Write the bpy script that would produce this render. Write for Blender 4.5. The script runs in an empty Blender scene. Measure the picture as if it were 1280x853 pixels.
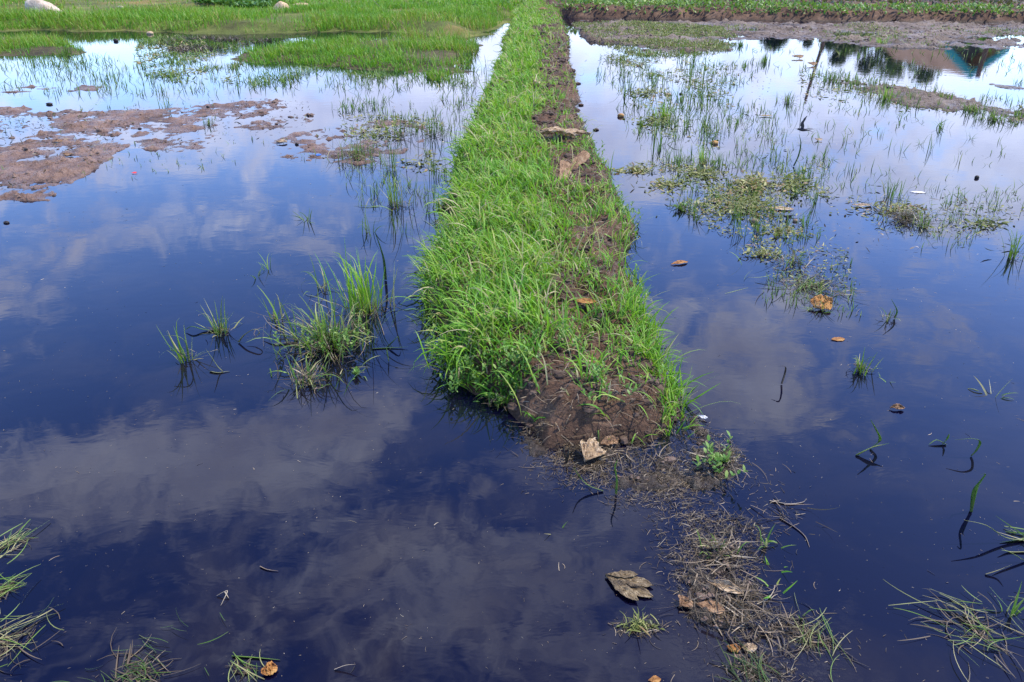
# Flooded field with a grassy bund - everything is built procedurally.
import bpy, bmesh, math
import numpy as np
from mathutils import Vector, Matrix

rng = np.random.default_rng(11)
scene = bpy.context.scene
COL = scene.collection
R = math.radians

# ------------------------------------------------------------------ camera
CAM_H, FPX, HORIZON = 1.6, 995.0, -80.0
PITCH = math.atan((426.5 - HORIZON) / FPX)
cam_d = bpy.data.cameras.new('camera')
cam_d.sensor_width = 36.0
cam_d.lens = FPX / 1280 * 36
cam_d.clip_start, cam_d.clip_end = 0.05, 3000
cam = bpy.data.objects.new('camera', cam_d)
COL.objects.link(cam)
cam.location = (0, 0, CAM_H)
cam.rotation_euler = (R(90) - PITCH, 0, 0)
scene.camera = cam
CP, SP = math.cos(PITCH), math.sin(PITCH)

def ray(px, py):
    a = (np.asarray(px, float) - 640) / FPX
    b = (426.5 - np.asarray(py, float)) / FPX
    return a, CP + b * SP, -SP + b * CP          # x, y, z

def at(px, py, z=0.0):
    """ground point seen at a photo pixel, on the plane of height z"""
    x, y, zz = ray(px, py)
    t = (z - CAM_H) / zz
    return x * t, y * t

def proj(x, y, z):
    dz = z - CAM_H
    f = y * CP - dz * SP
    u = y * SP + dz * CP
    return 640 + FPX * x / f, 426.5 - FPX * u / f

def S(py):                                       # pixels per metre on the water at a row
    return (py - HORIZON) * CP / CAM_H

def mirror_at(px, py, Y):
    """real point at depth Y whose mirror image in the water is seen at a pixel"""
    x, y, zz = ray(px, py)
    t = Y / y
    return np.array([x * t, Y, -(CAM_H + zz * t)])

# ------------------------------------------------------------------ noise
_perm = np.random.default_rng(3).permutation(4096)
_val = np.random.default_rng(4).random(4096)
def _h(ix, iy, s):
    return _val[(_perm[(ix + s * 131) & 4095] + iy * 57) & 4095]
def vnoise(x, y, s=0):
    ix = np.floor(x).astype(np.int64); iy = np.floor(y).astype(np.int64)
    fx = x - ix; fy = y - iy
    fx = fx * fx * (3 - 2 * fx); fy = fy * fy * (3 - 2 * fy)
    a = _h(ix, iy, s); b = _h(ix + 1, iy, s); c = _h(ix, iy + 1, s); d = _h(ix + 1, iy + 1, s)
    return (a + (b - a) * fx) * (1 - fy) + (c + (d - c) * fx) * fy
def fbm(x, y, s=0, octv=4, gain=0.5):
    x = np.asarray(x, float); y = np.asarray(y, float)
    t = 0; a = 1; n = 0
    for k in range(octv):
        t = t + a * vnoise(x * 2 ** k + 17.3 * k, y * 2 ** k - 9.1 * k, s + k)
        n += a; a *= gain
    return t / n - 0.5                           # about -0.5 .. 0.5
def sstep(a, b, x):
    t = np.clip((x - a) / (b - a), 0, 1)
    return t * t * (3 - 2 * t)

# ------------------------------------------------------------------ polygons
def poly_world(pts, z=0.0):
    p = np.array(pts, float)
    x, y = at(p[:, 0], p[:, 1], z)
    return np.stack([x, y], 1)
def inside(poly, x, y):
    r = np.zeros(x.shape, bool)
    n = len(poly)
    for i in range(n):
        x0, y0 = poly[i]; x1, y1 = poly[(i + 1) % n]
        if y0 == y1: continue
        c = ((y0 > y) != (y1 > y)) & (x < (x1 - x0) * (y - y0) / (y1 - y0) + x0)
        r ^= c
    return r
def sdist(poly, x, y):
    """signed distance, positive inside"""
    d = np.full(x.shape, 1e9)
    n = len(poly)
    for i in range(n):
        ax, ay = poly[i]; bx, by = poly[(i + 1) % n]
        ex, ey = bx - ax, by - ay
        L = ex * ex + ey * ey + 1e-12
        t = np.clip(((x - ax) * ex + (y - ay) * ey) / L, 0, 1)
        d = np.minimum(d, (x - ax - t * ex) ** 2 + (y - ay - t * ey) ** 2)
    d = np.sqrt(d)
    return np.where(inside(poly, x, y), d, -d)

# ------------------------------------------------------------------ mesh helpers
def mesh_np(name, V, F, mat, attrs=None, smooth=True, parent=None, link=True):
    """V (n,3); F (m,4) quads or (m,3) tris"""
    V = np.asarray(V, np.float32); F = np.asarray(F, np.int32)
    me = bpy.data.meshes.new(name)
    k = F.shape[1]
    me.vertices.add(len(V)); me.vertices.foreach_set('co', V.ravel())
    me.loops.add(F.size); me.loops.foreach_set('vertex_index', F.ravel())
    me.polygons.add(len(F))
    me.polygons.foreach_set('loop_start', np.arange(0, F.size, k, dtype=np.int32))
    me.polygons.foreach_set('loop_total', np.full(len(F), k, np.int32))
    me.polygons.foreach_set('use_smooth', np.full(len(F), smooth, bool))
    me.update(calc_edges=True)
    me.validate()
    for an, av in (attrs or {}).items():
        a = me.attributes.new(an, 'FLOAT', 'POINT')
        a.data.foreach_set('value', np.asarray(av, np.float32))
    for m in (mat if isinstance(mat, (list, tuple)) else [mat]):
        me.materials.append(m)
    o = bpy.data.objects.new(name, me)
    if link: COL.objects.link(o)
    if parent: o.parent = parent
    return o

def tag(o, label=None, cat=None, group=None, kind=None):
    if label: o['label'] = label
    if cat: o['category'] = cat
    if group: o['group'] = group
    if kind: o['kind'] = kind
    return o

def empty(name, loc, rz=0):
    o = bpy.data.objects.new(name, None)
    o.empty_display_size = 0.05
    o.location = loc; o.rotation_euler = (0, 0, rz)
    COL.objects.link(o)
    return o

def blades(root, head, length, width, lean, curve, power=1.0, seg=5, prof='grass', tint=0.5, roll=None, zmin=None, sway=0.0):
    """curved leaf strips, vectorised: returns V, F, attributes"""
    root = np.asarray(root, float).reshape(-1, 3); N = len(root)
    f = lambda a: np.broadcast_to(np.asarray(a, float), (N,)).copy()
    head, length, width, lean, curve, power, tint, sway = map(f, (head, length, width, lean, curve, power, tint, sway))
    roll = f(rng.uniform(-0.9, 0.9, N) if roll is None else roll)
    hx, hy = np.cos(head), np.sin(head)
    V = np.zeros((N, seg + 1, 2, 3)); T = np.zeros((N, seg + 1, 2))
    p = root.copy()
    for k in range(seg + 1):
        t = k / seg
        phi = lean + curve * t ** power
        hx, hy = np.cos(head + sway * t), np.sin(head + sway * t)
        if k:
            tm = (k - 0.5) / seg
            ph = lean + curve * tm ** power
            st = length / seg
            p = p + np.stack([np.sin(ph) * hx * st, np.sin(ph) * hy * st, np.cos(ph) * st], 1)
            if zmin is not None: p[:, 2] = np.maximum(p[:, 2], zmin)
        if prof == 'grass':  w = width * (0.75 + 0.25 * min(1, t * 4)) * (1 - t ** 2.2) + 0.0006
        elif prof == 'leaf': w = width * max(0.06, math.sin(math.pi * min(1, t * 0.93 + 0.05)) ** 0.8)
        else:                w = width * (1 - 0.4 * t)
        cx = np.stack([-hy * np.cos(roll), hx * np.cos(roll), np.sin(roll)], 1)
        fw = np.stack([np.sin(phi) * hx, np.sin(phi) * hy, np.cos(phi)], 1)
        cx = cx - (cx * fw).sum(1)[:, None] * fw
        cx /= np.linalg.norm(cx, axis=1)[:, None] + 1e-9
        V[:, k, 0] = p - cx * (w / 2)[:, None]
        V[:, k, 1] = p + cx * (w / 2)[:, None]
        T[:, k] = t
    base = (np.arange(N) * (seg + 1) * 2)[:, None]
    k = np.arange(seg)[None, :] * 2
    F = np.stack([base + k, base + k + 1, base + k + 3, base + k + 2], -1).reshape(-1, 4)
    return V.reshape(-1, 3), F, {'tint': np.repeat(tint, (seg + 1) * 2), 'along': T.ravel()}

def clods(cx, cy, cz, r, flat=0.6):
    """many small angular lumps of earth as one mesh (quads)"""
    n = len(cx)
    g = np.array([(a, b, c) for a in (-1, 0, 1) for b in (-1, 0, 1) for c in (-1, 0, 1) if (a, b, c) != (0, 0, 0)], float)
    key = {tuple(v.astype(int)): i for i, v in enumerate(g)}
    fc = []
    for ax in range(3):
        u, v = [i for i in range(3) if i != ax]
        for sg in (-1, 1):
            for i in (-1, 0):
                for j in (-1, 0):
                    q = []
                    for di, dj in ((0, 0), (1, 0), (1, 1), (0, 1)):
                        p = [0, 0, 0]; p[ax] = sg; p[u] = i + di; p[v] = j + dj; q.append(key[tuple(p)])
                    fc.append(q if (sg > 0) != (ax == 1) else q[::-1])
    fc = np.array(fc); d = g / np.linalg.norm(g, axis=1)[:, None]
    V = d[None] * (1 + rng.normal(0, 0.20, (n, len(d), 1))) * r[:, None, None]
    a = rng.uniform(0, 6.283, n); c_, s_ = np.cos(a)[:, None], np.sin(a)[:, None]
    st = rng.uniform(0.7, 1.5, n)[:, None]
    X = V[..., 0] * st; Y = V[..., 1]
    V = np.stack([X * c_ - Y * s_ + cx[:, None], X * s_ + Y * c_ + cy[:, None], V[..., 2] * flat + cz[:, None]], -1)
    F = (fc[None] + (np.arange(n) * len(d))[:, None, None]).reshape(-1, 4)
    return V.reshape(-1, 3), F, {'tint': np.repeat(rng.random(n), len(d))}

def grow(P, m):
    """polygon pushed outwards by m metres"""
    n = len(P); area = 0.5 * np.sum(P[:, 0] * np.roll(P[:, 1], -1) - np.roll(P[:, 0], -1) * P[:, 1])
    t = np.roll(P, -1, 0) - np.roll(P, 1, 0); t /= np.linalg.norm(t, axis=1)[:, None] + 1e-9
    return P + m * np.sign(area) * np.stack([t[:, 1], -t[:, 0]], 1)

def join(parts):
    V, F, n = [], [], 0
    A = {}
    for v, f, a in parts:
        V.append(v); F.append(f + n); n += len(v)
        for k in a: A.setdefault(k, []).append(a[k])
    return np.concatenate(V), np.concatenate(F), {k: np.concatenate(A[k]) for k in A}

# ------------------------------------------------------------------ materials
def new_mat(name):
    m = bpy.data.materials.new(name); m.use_nodes = True
    nt = m.node_tree; nt.nodes.clear()
    out = nt.nodes.new('ShaderNodeOutputMaterial')
    return m, nt, out
def N_(nt, t, **kw):
    n = nt.nodes.new(t)
    for k, v in kw.items(): setattr(n, k, v)
    return n
def ramp(nt, fac, stops):
    r = N_(nt, 'ShaderNodeValToRGB')
    e = r.color_ramp.elements
    while len(e) < len(stops): e.new(0.5)
    for i, (p, c) in enumerate(stops):
        e[i].position = p; e[i].color = (*c, 1)
    nt.links.new(fac, r.inputs[0])
    return r.outputs[0]
def noise_(nt, scale, detail=5, rough=0.55, vec=None, dist=0):
    n = N_(nt, 'ShaderNodeTexNoise')
    n.inputs['Scale'].default_value = scale; n.inputs['Detail'].default_value = detail
    n.inputs['Roughness'].default_value = rough; n.inputs['Distortion'].default_value = dist
    if vec is not None: nt.links.new(vec, n.inputs['Vector'])
    return n.outputs['Fac']
def math_(nt, op, a, b=None, clamp=False):
    n = N_(nt, 'ShaderNodeMath', operation=op, use_clamp=clamp)
    for i, v in enumerate((a, b)):
        if v is None: continue
        if isinstance(v, (int, float)): n.inputs[i].default_value = v
        else: nt.links.new(v, n.inputs[i])
    return n.outputs[0]
def mixc(nt, fac, a, b):
    n = N_(nt, 'ShaderNodeMix', data_type='RGBA')
    for i, v in ((0, fac), (6, a), (7, b)):
        if isinstance(v, (int, float)): n.inputs[i].default_value = v
        elif isinstance(v, tuple): n.inputs[i].default_value = (*v, 1)
        else: nt.links.new(v, n.inputs[i])
    return n.outputs[2]
def pos(nt):
    return N_(nt, 'ShaderNodeNewGeometry').outputs['Position']

def leaf_mat(name, stops, trans=0.35, tip=(0.30, 0.26, 0.10), tip_amt=0.25, base=None, rough=0.5):
    m, nt, out = new_mat(name)
    ti = N_(nt, 'ShaderNodeAttribute', attribute_name='tint').outputs['Fac']
    al = N_(nt, 'ShaderNodeAttribute', attribute_name='along').outputs['Fac']
    c = ramp(nt, ti, stops)
    if base:
        c = mixc(nt, math_(nt, 'MULTIPLY', math_(nt, 'SUBTRACT', 1, math_(nt, 'MULTIPLY', al, 3.0, True)), 0.6), c, base)
    tipf = math_(nt, 'MULTIPLY', math_(nt, 'POWER', al, 3.0), tip_amt)
    c = mixc(nt, tipf, c, tip)
    b = N_(nt, 'ShaderNodeBsdfPrincipled')
    nt.links.new(c, b.inputs['Base Color'])
    b.inputs['Roughness'].default_value = rough
    b.inputs['Specular IOR Level'].default_value = 0.35
    t = N_(nt, 'ShaderNodeBsdfTranslucent')
    nt.links.new(mixc(nt, 0.35, c, (0.25, 0.42, 0.02)), t.inputs['Color'])
    mx = N_(nt, 'ShaderNodeMixShader'); mx.inputs[0].default_value = trans
    nt.links.new(b.outputs[0], mx.inputs[1]); nt.links.new(t.outputs[0], mx.inputs[2])
    nt.links.new(mx.outputs[0], out.inputs[0])
    return m

def earth_mat(name, stops, scale=3.0, rough=(0.9, 0.9), bump=0.6, spec=0.3, fine=55, bdist=0.02, patch=None, wet=None, wetc=(0.38, 0.36, 0.34)):
    m, nt, out = new_mat(name)
    p = pos(nt)
    n1 = noise_(nt, scale, 8, 0.62, p)
    n2 = noise_(nt, fine, 5, 0.65, p)
    n3 = noise_(nt, scale * 5, 4, 0.6, p)
    f = math_(nt, 'ADD', math_(nt, 'MULTIPLY', n1, 0.55), math_(nt, 'ADD', math_(nt, 'MULTIPLY', n3, 0.25), math_(nt, 'MULTIPLY', n2, 0.2)))
    f = math_(nt, 'ADD', math_(nt, 'MULTIPLY', math_(nt, 'SUBTRACT', f, 0.5), 2.2), 0.5, True)
    c = ramp(nt, f, stops)
    if patch:
        pn = noise_(nt, patch[1], 6, 0.6, p)
        pf = math_(nt, 'MULTIPLY', math_(nt, 'SUBTRACT', pn, patch[2]), 9.0, True)
        c = mixc(nt, pf, c, patch[0])
    wf = None
    if wet:                                      # soaked, darker earth just above the water line
        sz = N_(nt, 'ShaderNodeSeparateXYZ'); nt.links.new(p, sz.inputs[0])
        zz = math_(nt, 'ADD', sz.outputs[2], math_(nt, 'MULTIPLY', math_(nt, 'SUBTRACT', n3, 0.5), wet * 1.2))
        wf = math_(nt, 'SUBTRACT', 1.0, math_(nt, 'MULTIPLY', zz, 1 / wet), True)
        dk = N_(nt, 'ShaderNodeMix', data_type='RGBA', blend_type='MULTIPLY')
        nt.links.new(wf, dk.inputs[0]); nt.links.new(c, dk.inputs[6]); dk.inputs[7].default_value = (*wetc, 1)
        c = dk.outputs[2]
    b = N_(nt, 'ShaderNodeBsdfPrincipled')
    nt.links.new(c, b.inputs['Base Color'])
    rr = N_(nt, 'ShaderNodeMapRange')
    rr.inputs[1].default_value = 0.35; rr.inputs[2].default_value = 0.65
    rr.inputs[3].default_value = rough[0]; rr.inputs[4].default_value = rough[1]
    nt.links.new(n1, rr.inputs[0]); ro = rr.outputs[0]
    if wf is not None: ro = math_(nt, 'SUBTRACT', ro, math_(nt, 'MULTIPLY', wf, 0.3))
    nt.links.new(ro, b.inputs['Roughness'])
    b.inputs['Specular IOR Level'].default_value = spec
    bp = N_(nt, 'ShaderNodeBump'); bp.inputs['Strength'].default_value = bump; bp.inputs['Distance'].default_value = bdist
    nt.links.new(math_(nt, 'ADD', n2, math_(nt, 'MULTIPLY', n3, 1.2)), bp.inputs['Height'])
    nt.links.new(bp.outputs[0], b.inputs['Normal'])
    nt.links.new(b.outputs[0], out.inputs[0])
    return m

def plain_mat(name, c1, c2, scale=20, rough=0.7, bump=0.3, spec=0.3, bdist=0.004):
    return earth_mat(name, [(0.2, c1), (0.8, c2)], scale, (rough, rough), bump, spec, scale * 6, bdist)
SKY_SAT, SKY_HUE, SKY_VAL, SKY_STRENGTH = 1.22, 0.519, 2.25, 0.15
CLOUD_A, CLOUD_B = (5.5, 6.0, 9.1), (11.2, 12.0, 15.2)
SUN_E, EXPOSURE = 4.5, 0.52
# ------------------------------------------------------------------ materials used
GREEN = [(0.0, (0.055, 0.17, 0.012)), (0.4, (0.122, 0.33, 0.018)), (0.75, (0.215, 0.41, 0.035)), (0.9, (0.38, 0.40, 0.10)), (1.0, (0.50, 0.42, 0.24))]
M_grass = leaf_mat('fresh_grass', GREEN, 0.42, base=(0.16, 0.20, 0.05), tip=(0.30, 0.40, 0.10), tip_amt=0.12)
M_meadow = leaf_mat('meadow_grass', [(0.0, (0.06, 0.20, 0.010)), (0.5, (0.125, 0.33, 0.014)), (0.8, (0.22, 0.32, 0.03)), (1.0, (0.33, 0.22, 0.08))], 0.38, tip_amt=0.15)
M_dry = leaf_mat('thin_dry_grass', [(0.0, (0.10, 0.17, 0.03)), (0.5, (0.20, 0.21, 0.06)), (1.0, (0.36, 0.27, 0.14))], 0.25)
M_sedge = leaf_mat('marsh_grass', [(0.0, (0.03, 0.07, 0.012)), (0.4, (0.07, 0.16, 0.02)), (0.75, (0.14, 0.26, 0.03)), (1.0, (0.36, 0.33, 0.15))], 0.3, base=(0.06, 0.06, 0.03))
M_straw = leaf_mat('wet_straw', [(0.0, (0.03, 0.022, 0.016)), (0.45, (0.10, 0.07, 0.042)), (0.8, (0.25, 0.185, 0.115)), (1.0, (0.48, 0.40, 0.28))], 0.1, tip_amt=0.1, rough=0.45)
M_weed = leaf_mat('broad_weed_leaf', [(0.0, (0.04, 0.11, 0.02)), (0.6, (0.12, 0.26, 0.04)), (1.0, (0.28, 0.36, 0.10))], 0.3, tip_amt=0.1)
M_creeper = leaf_mat('creeper_leaf', [(0.0, (0.03, 0.09, 0.02)), (0.6, (0.06, 0.17, 0.03)), (1.0, (0.12, 0.26, 0.05))], 0.25, tip_amt=0.05)
M_purple = leaf_mat('dark_weed_leaf', [(0.0, (0.03, 0.025, 0.025)), (0.5, (0.09, 0.05, 0.05)), (0.8, (0.07, 0.12, 0.04)), (1.0, (0.28, 0.20, 0.15))], 0.2, tip_amt=0.1)
M_mat = leaf_mat('floating_weed_leaf', [(0.0, (0.06, 0.07, 0.02)), (0.5, (0.21, 0.24, 0.05)), (0.85, (0.30, 0.27, 0.10)), (1.0, (0.30, 0.18, 0.09))], 0.2, tip_amt=0.1)
M_soil = earth_mat('bund_soil', [(0.1, (0.025, 0.013, 0.008)), (0.5, (0.105, 0.058, 0.035)), (0.85, (0.23, 0.14, 0.088)), (1.0, (0.36, 0.25, 0.17))], 2.6, (0.95, 0.8), 0.9, 0.25, 60, 0.02, wet=0.05)
M_mud = earth_mat('wet_mud', [(0.1, (0.05, 0.03, 0.02)), (0.45, (0.19, 0.115, 0.08)), (0.8, (0.29, 0.19, 0.14)), (1.0, (0.40, 0.28, 0.21))], 2.2, (0.75, 0.55), 1.0, 0.3, 45, 0.03, wet=0.016, wetc=(0.62, 0.60, 0.58))
M_greymud = earth_mat('grey_mud', [(0.1, (0.035, 0.024, 0.015)), (0.45, (0.15, 0.11, 0.078)), (0.8, (0.25, 0.19, 0.14)), (1.0, (0.36, 0.29, 0.23))], 1.6, (0.85, 0.55), 1.0, 0.25, 22, 0.05, wet=0.025, wetc=(0.6, 0.58, 0.56))
M_spit = earth_mat('fibrous_mud', [(0.1, (0.012, 0.008, 0.006)), (0.5, (0.06, 0.042, 0.029)), (0.85, (0.14, 0.105, 0.075)), (1.0, (0.26, 0.21, 0.155))], 9, (0.7, 0.45), 1.0, 0.4, 150, 0.015, wet=0.012)
M_turf = earth_mat('turf_soil', [(0.15, (0.05, 0.045, 0.02)), (0.5, (0.10, 0.12, 0.03)), (0.85, (0.20, 0.19, 0.06)), (1.0, (0.28, 0.23, 0.09))], 0.9, (0.95, 0.95), 0.6, 0.15, 25, 0.03, patch=((0.24, 0.165, 0.055), 0.30, 0.56))
M_isle = earth_mat('island_soil', [(0.15, (0.03, 0.022, 0.014)), (0.5, (0.075, 0.065, 0.03)), (0.85, (0.14, 0.11, 0.06)), (1.0, (0.2, 0.15, 0.08))], 1.6, (0.95, 0.9), 0.8, 0.2, 30, 0.03)
M_ground = earth_mat('field_ground', [(0.1, (0.07, 0.06, 0.03)), (0.5, (0.13, 0.14, 0.05)), (1.0, (0.24, 0.22, 0.10))], 0.35, (0.95, 0.95), 0.5, 0.15, 8, 0.05)

# water: dark peaty water, still surface with faint ripples
M_water, nt, out = new_mat('dark_still_water')
p = pos(nt)
mapn = N_(nt, 'ShaderNodeMapping'); nt.links.new(p, mapn.inputs['Vector']); mapn.inputs['Scale'].default_value = (0.55, 1.0, 1.0)
rip = noise_(nt, 9.0, 3, 0.5, mapn.outputs[0], 0.6)
fine = noise_(nt, 34.0, 2, 0.5, mapn.outputs[0], 0.3)
gust = math_(nt, 'MULTIPLY', math_(nt, 'SUBTRACT', noise_(nt, 1.1, 3, 0.5, p), 0.44), 4.0, True)
hgt = math_(nt, 'ADD', math_(nt, 'MULTIPLY', rip, 0.55), math_(nt, 'MULTIPLY', math_(nt, 'MULTIPLY', fine, 0.16), gust))
for qx, qy, qr, qa in ((955, 790, 0.20, 1.2), (880, 605, 0.22, 0.7), (770, 575, 0.25, 0.5)):   # disturbed water round the debris
    cx, cy = at(qx, qy)
    dv = N_(nt, 'ShaderNodeVectorMath', operation='DISTANCE'); nt.links.new(p, dv.inputs[0]); dv.inputs[1].default_value = (float(cx), float(cy), 0)
    near = math_(nt, 'EXPONENT', math_(nt, 'MULTIPLY', math_(nt, 'POWER', math_(nt, 'MULTIPLY', dv.outputs['Value'], 1 / qr), 2.0), -1.0))
    rr_ = noise_(nt, 48.0, 3, 0.5, mapn.outputs[0], 1.2)
    hgt = math_(nt, 'ADD', hgt, math_(nt, 'MULTIPLY', math_(nt, 'MULTIPLY', rr_, near), qa))
bp = N_(nt, 'ShaderNodeBump'); bp.inputs['Strength'].default_value = 1.0; bp.inputs['Distance'].default_value = 0.0006
nt.links.new(hgt, bp.inputs['Height'])
b = N_(nt, 'ShaderNodeBsdfPrincipled')
silt = math_(nt, 'MULTIPLY', math_(nt, 'SUBTRACT', noise_(nt, 2.2, 6, 0.6, p, 0.8), 0.45), 3.0, True)
nt.links.new(mixc(nt, silt, (0.0015, 0.0015, 0.010), (0.013, 0.010, 0.012)), b.inputs['Base Color'])
b.inputs['Roughness'].default_value = 0.02
b.inputs['IOR'].default_value = 1.43
nt.links.new(bp.outputs[0], b.inputs['Normal'])
nt.links.new(b.outputs[0], out.inputs[0])

# ------------------------------------------------------------------ sky and sun
SUN_EL, SUN_AZ = R(58), R(72)                    # azimuth from +Y towards +X
w = bpy.data.worlds.new('World'); scene.world = w; w.use_nodes = True
nt = w.node_tree; nt.nodes.clear()
wo = nt.nodes.new('ShaderNodeOutputWorld'); bg = nt.nodes.new('ShaderNodeBackground')
nt.links.new(bg.outputs[0], wo.inputs[0])
sky = nt.nodes.new('ShaderNodeTexSky'); sky.sky_type = 'NISHITA'; sky.sun_disc = False
sky.sun_elevation = SUN_EL; sky.sun_rotation = SUN_AZ
sky.air_density = 1.0; sky.dust_density = 0.35; sky.ozone_density = 3.0
hs = N_(nt, 'ShaderNodeHueSaturation'); hs.inputs['Saturation'].default_value = SKY_SAT; hs.inputs['Hue'].default_value = SKY_HUE
hs.inputs['Value'].default_value = SKY_VAL
nt.links.new(sky.outputs[0], hs.inputs['Color'])
d = N_(nt, 'ShaderNodeTexCoord').outputs['Generated']
sx = N_(nt, 'ShaderNodeSeparateXYZ'); nt.links.new(d, sx.inputs[0])
az = math_(nt, 'ARCTAN2', sx.outputs[0], sx.outputs[1])
el = math_(nt, 'ARCSINE', sx.outputs[2])
# cloud banks: (photo column, row of the mirror image, half width, half height, weight)
CLOUDS = [(40, 585, 240, 48, .68), (330, 570, 200, 52, .78), (200, 625, 220, 46, .45), (485, 515, 90, 30, .45), (655, 570, 55, 40, .35),
          (430, 720, 300, 80, .40), (720, 790, 260, 80, .62), (250, 810, 220, 60, .12), (820, 670, 120, 70, .42), (520, 640, 160, 60, .22), (900, 850, 200, 60, .3),
          (905, 455, 100, 84, .9), (985, 520, 105, 50, .72), (1010, 395, 70, 40, .35), (1190, 410, 120, 50, .5), (1170, 470, 70, 40, .3),
          (0, 365, 70, 55, .5), (430, 290, 190, 45, .5), (130, 285, 160, 30, .25), (250, 175, 420, 55, .85), (540, 120, 180, 70, .8),
          (1080, 150, 330, 85, .95), (1180, 265, 190, 50, .5), (830, 210, 130, 60, .4), (640, 40, 1500, 50, .5), (1290, 220, 90, 60, .4),
          (595, 535, 75, 40, -.5), (1120, 640, 220, 110, -.35), (640, 640, 60, 30, -.25), (150, 450, 260, 50, -.35), (150, 700, 140, 40, -.15)]
acc = None
for px, py, rx, ry, wt in CLOUDS:
    x, y, z = ray(px, py)
    a0 = math.atan2(x, y); e0 = math.atan2(-z, math.hypot(x, y))
    x1, y1, z1 = ray(px, py - ry)
    se = abs(math.atan2(-z1, math.hypot(x1, y1)) - e0)
    sa = rx / FPX / math.hypot(y, x)
    u = math_(nt, 'MULTIPLY', math_(nt, 'SUBTRACT', az, float(a0)), 1 / sa)
    v = math_(nt, 'MULTIPLY', math_(nt, 'SUBTRACT', el, float(e0)), 1 / se)
    r2 = math_(nt, 'ADD', math_(nt, 'MULTIPLY', u, u), math_(nt, 'MULTIPLY', v, v))
    g = math_(nt, 'MULTIPLY', math_(nt, 'EXPONENT', math_(nt, 'MULTIPLY', r2, -0.9)), wt)
    acc = g if acc is None else math_(nt, 'ADD', acc, g)
mp = N_(nt, 'ShaderNodeMapping'); nt.links.new(d, mp.inputs['Vector']); mp.inputs['Scale'].default_value = (1, 1, 1.7)
cn = noise_(nt, 5.0, 10, 0.62, mp.outputs[0], 0.9)
cn2 = noise_(nt, 15, 9, 0.66, mp.outputs[0], 1.6)
field = math_(nt, 'ADD', math_(nt, 'ADD', acc, 0.06), math_(nt, 'ADD', math_(nt, 'MULTIPLY', math_(nt, 'SUBTRACT', cn, 0.5), 1.9), math_(nt, 'MULTIPLY', math_(nt, 'SUBTRACT', cn2, 0.5), 2.3)))
mr = N_(nt, 'ShaderNodeMapRange', interpolation_type='SMOOTHSTEP')
mr.inputs[1].default_value = 0.14; mr.inputs[2].default_value = 1.15
nt.links.new(field, mr.inputs[0])
mask = math_(nt, 'MULTIPLY', mr.outputs[0], 0.9)
lit = noise_(nt, 7, 6, 0.6, mp.outputs[0])
ccol = mixc(nt, math_(nt, 'MULTIPLY', math_(nt, 'SUBTRACT', lit, 0.3), 2.2, True), CLOUD_A, CLOUD_B)
deep = N_(nt, 'ShaderNodeMix', data_type='RGBA', blend_type='MULTIPLY'); deep.inputs[0].default_value = 1.0
gr = math_(nt, 'SUBTRACT', 1.34, math_(nt, 'MULTIPLY', math_(nt, 'MAXIMUM', el, 0.0), 0.84))
cg = N_(nt, 'ShaderNodeCombineColor')
for i in range(3): nt.links.new(gr, cg.inputs[i])
nt.links.new(hs.outputs[0], deep.inputs[6]); nt.links.new(cg.outputs[0], deep.inputs[7])
nt.links.new(mixc(nt, mask, deep.outputs[2], ccol), bg.inputs[0])
bg.inputs[1].default_value = SKY_STRENGTH

sd_ = bpy.data.lights.new('sun', 'SUN'); sd_.energy = SUN_E; sd_.angle = R(0.53); sd_.color = (1.0, 0.94, 0.84)
sun = bpy.data.objects.new('sun', sd_); COL.objects.link(sun)
sv = Vector((math.sin(SUN_AZ) * math.cos(SUN_EL), math.cos(SUN_AZ) * math.cos(SUN_EL), math.sin(SUN_EL)))
sun.rotation_euler = sv.to_track_quat('Z', 'Y').to_euler()
sun.location = sv * 30

vs = scene.view_settings
vs.view_transform = 'Standard'; vs.look = 'None'; vs.gamma = 1; vs.exposure = EXPOSURE; vs.use_curve_mapping = False

# ------------------------------------------------------------------ terrain patches
def patch(name, poly, hfun, mat, margin=0.15, res=0.012, rel=0.004, label=None, world=False, warp=0.22):
    """height-field over a polygon given in photo pixels on the water plane; finer near, coarser far"""
    P = poly if world else poly_world(poly)
    y0, y1 = P[:, 1].min() - margin, P[:, 1].max() + margin
    ys = [y0]
    while ys[-1] < y1: ys.append(ys[-1] + max(res, rel * abs(ys[-1]) * (1 + 0.05 * abs(ys[-1]))))
    ys = np.array(ys)
    us = P[:, 0] / (P[:, 1] + 1.5)
    u0, u1 = us.min() - margin / (y0 + 1.5), us.max() + margin / (y0 + 1.5)
    du = max(res, rel * y0) / (y0 + 1.5) if y0 > 0 else res
    du = max(du, 0.0022)
    uu = np.arange(u0, u1 + du, du)
    U, Y = np.meshgrid(uu, ys)
    X = U * (Y + 1.5)
    wx = X + warp * fbm(X * 2.2, Y * 2.2, 5, 4); wy = Y + warp * fbm(X * 2.2, Y * 2.2, 9, 4)
    sd = sdist(P, wx, wy)
    Z = hfun(sd, X, Y)
    keep = sd > -margin
    idx = np.arange(U.size).reshape(U.shape)
    q = keep[:-1, :-1] & keep[1:, :-1] & keep[:-1, 1:] & keep[1:, 1:]
    F = np.stack([idx[:-1, :-1][q], idx[:-1, 1:][q], idx[1:, 1:][q], idx[1:, :-1][q]], 1)
    used = np.unique(F)
    re = np.full(U.size, -1); re[used] = np.arange(len(used))
    V = np.stack([X.ravel(), Y.ravel(), Z.ravel()], 1)[used]
    o = mesh_np(name, V, re[F], mat)
    return tag(o, label, kind='structure')

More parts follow.
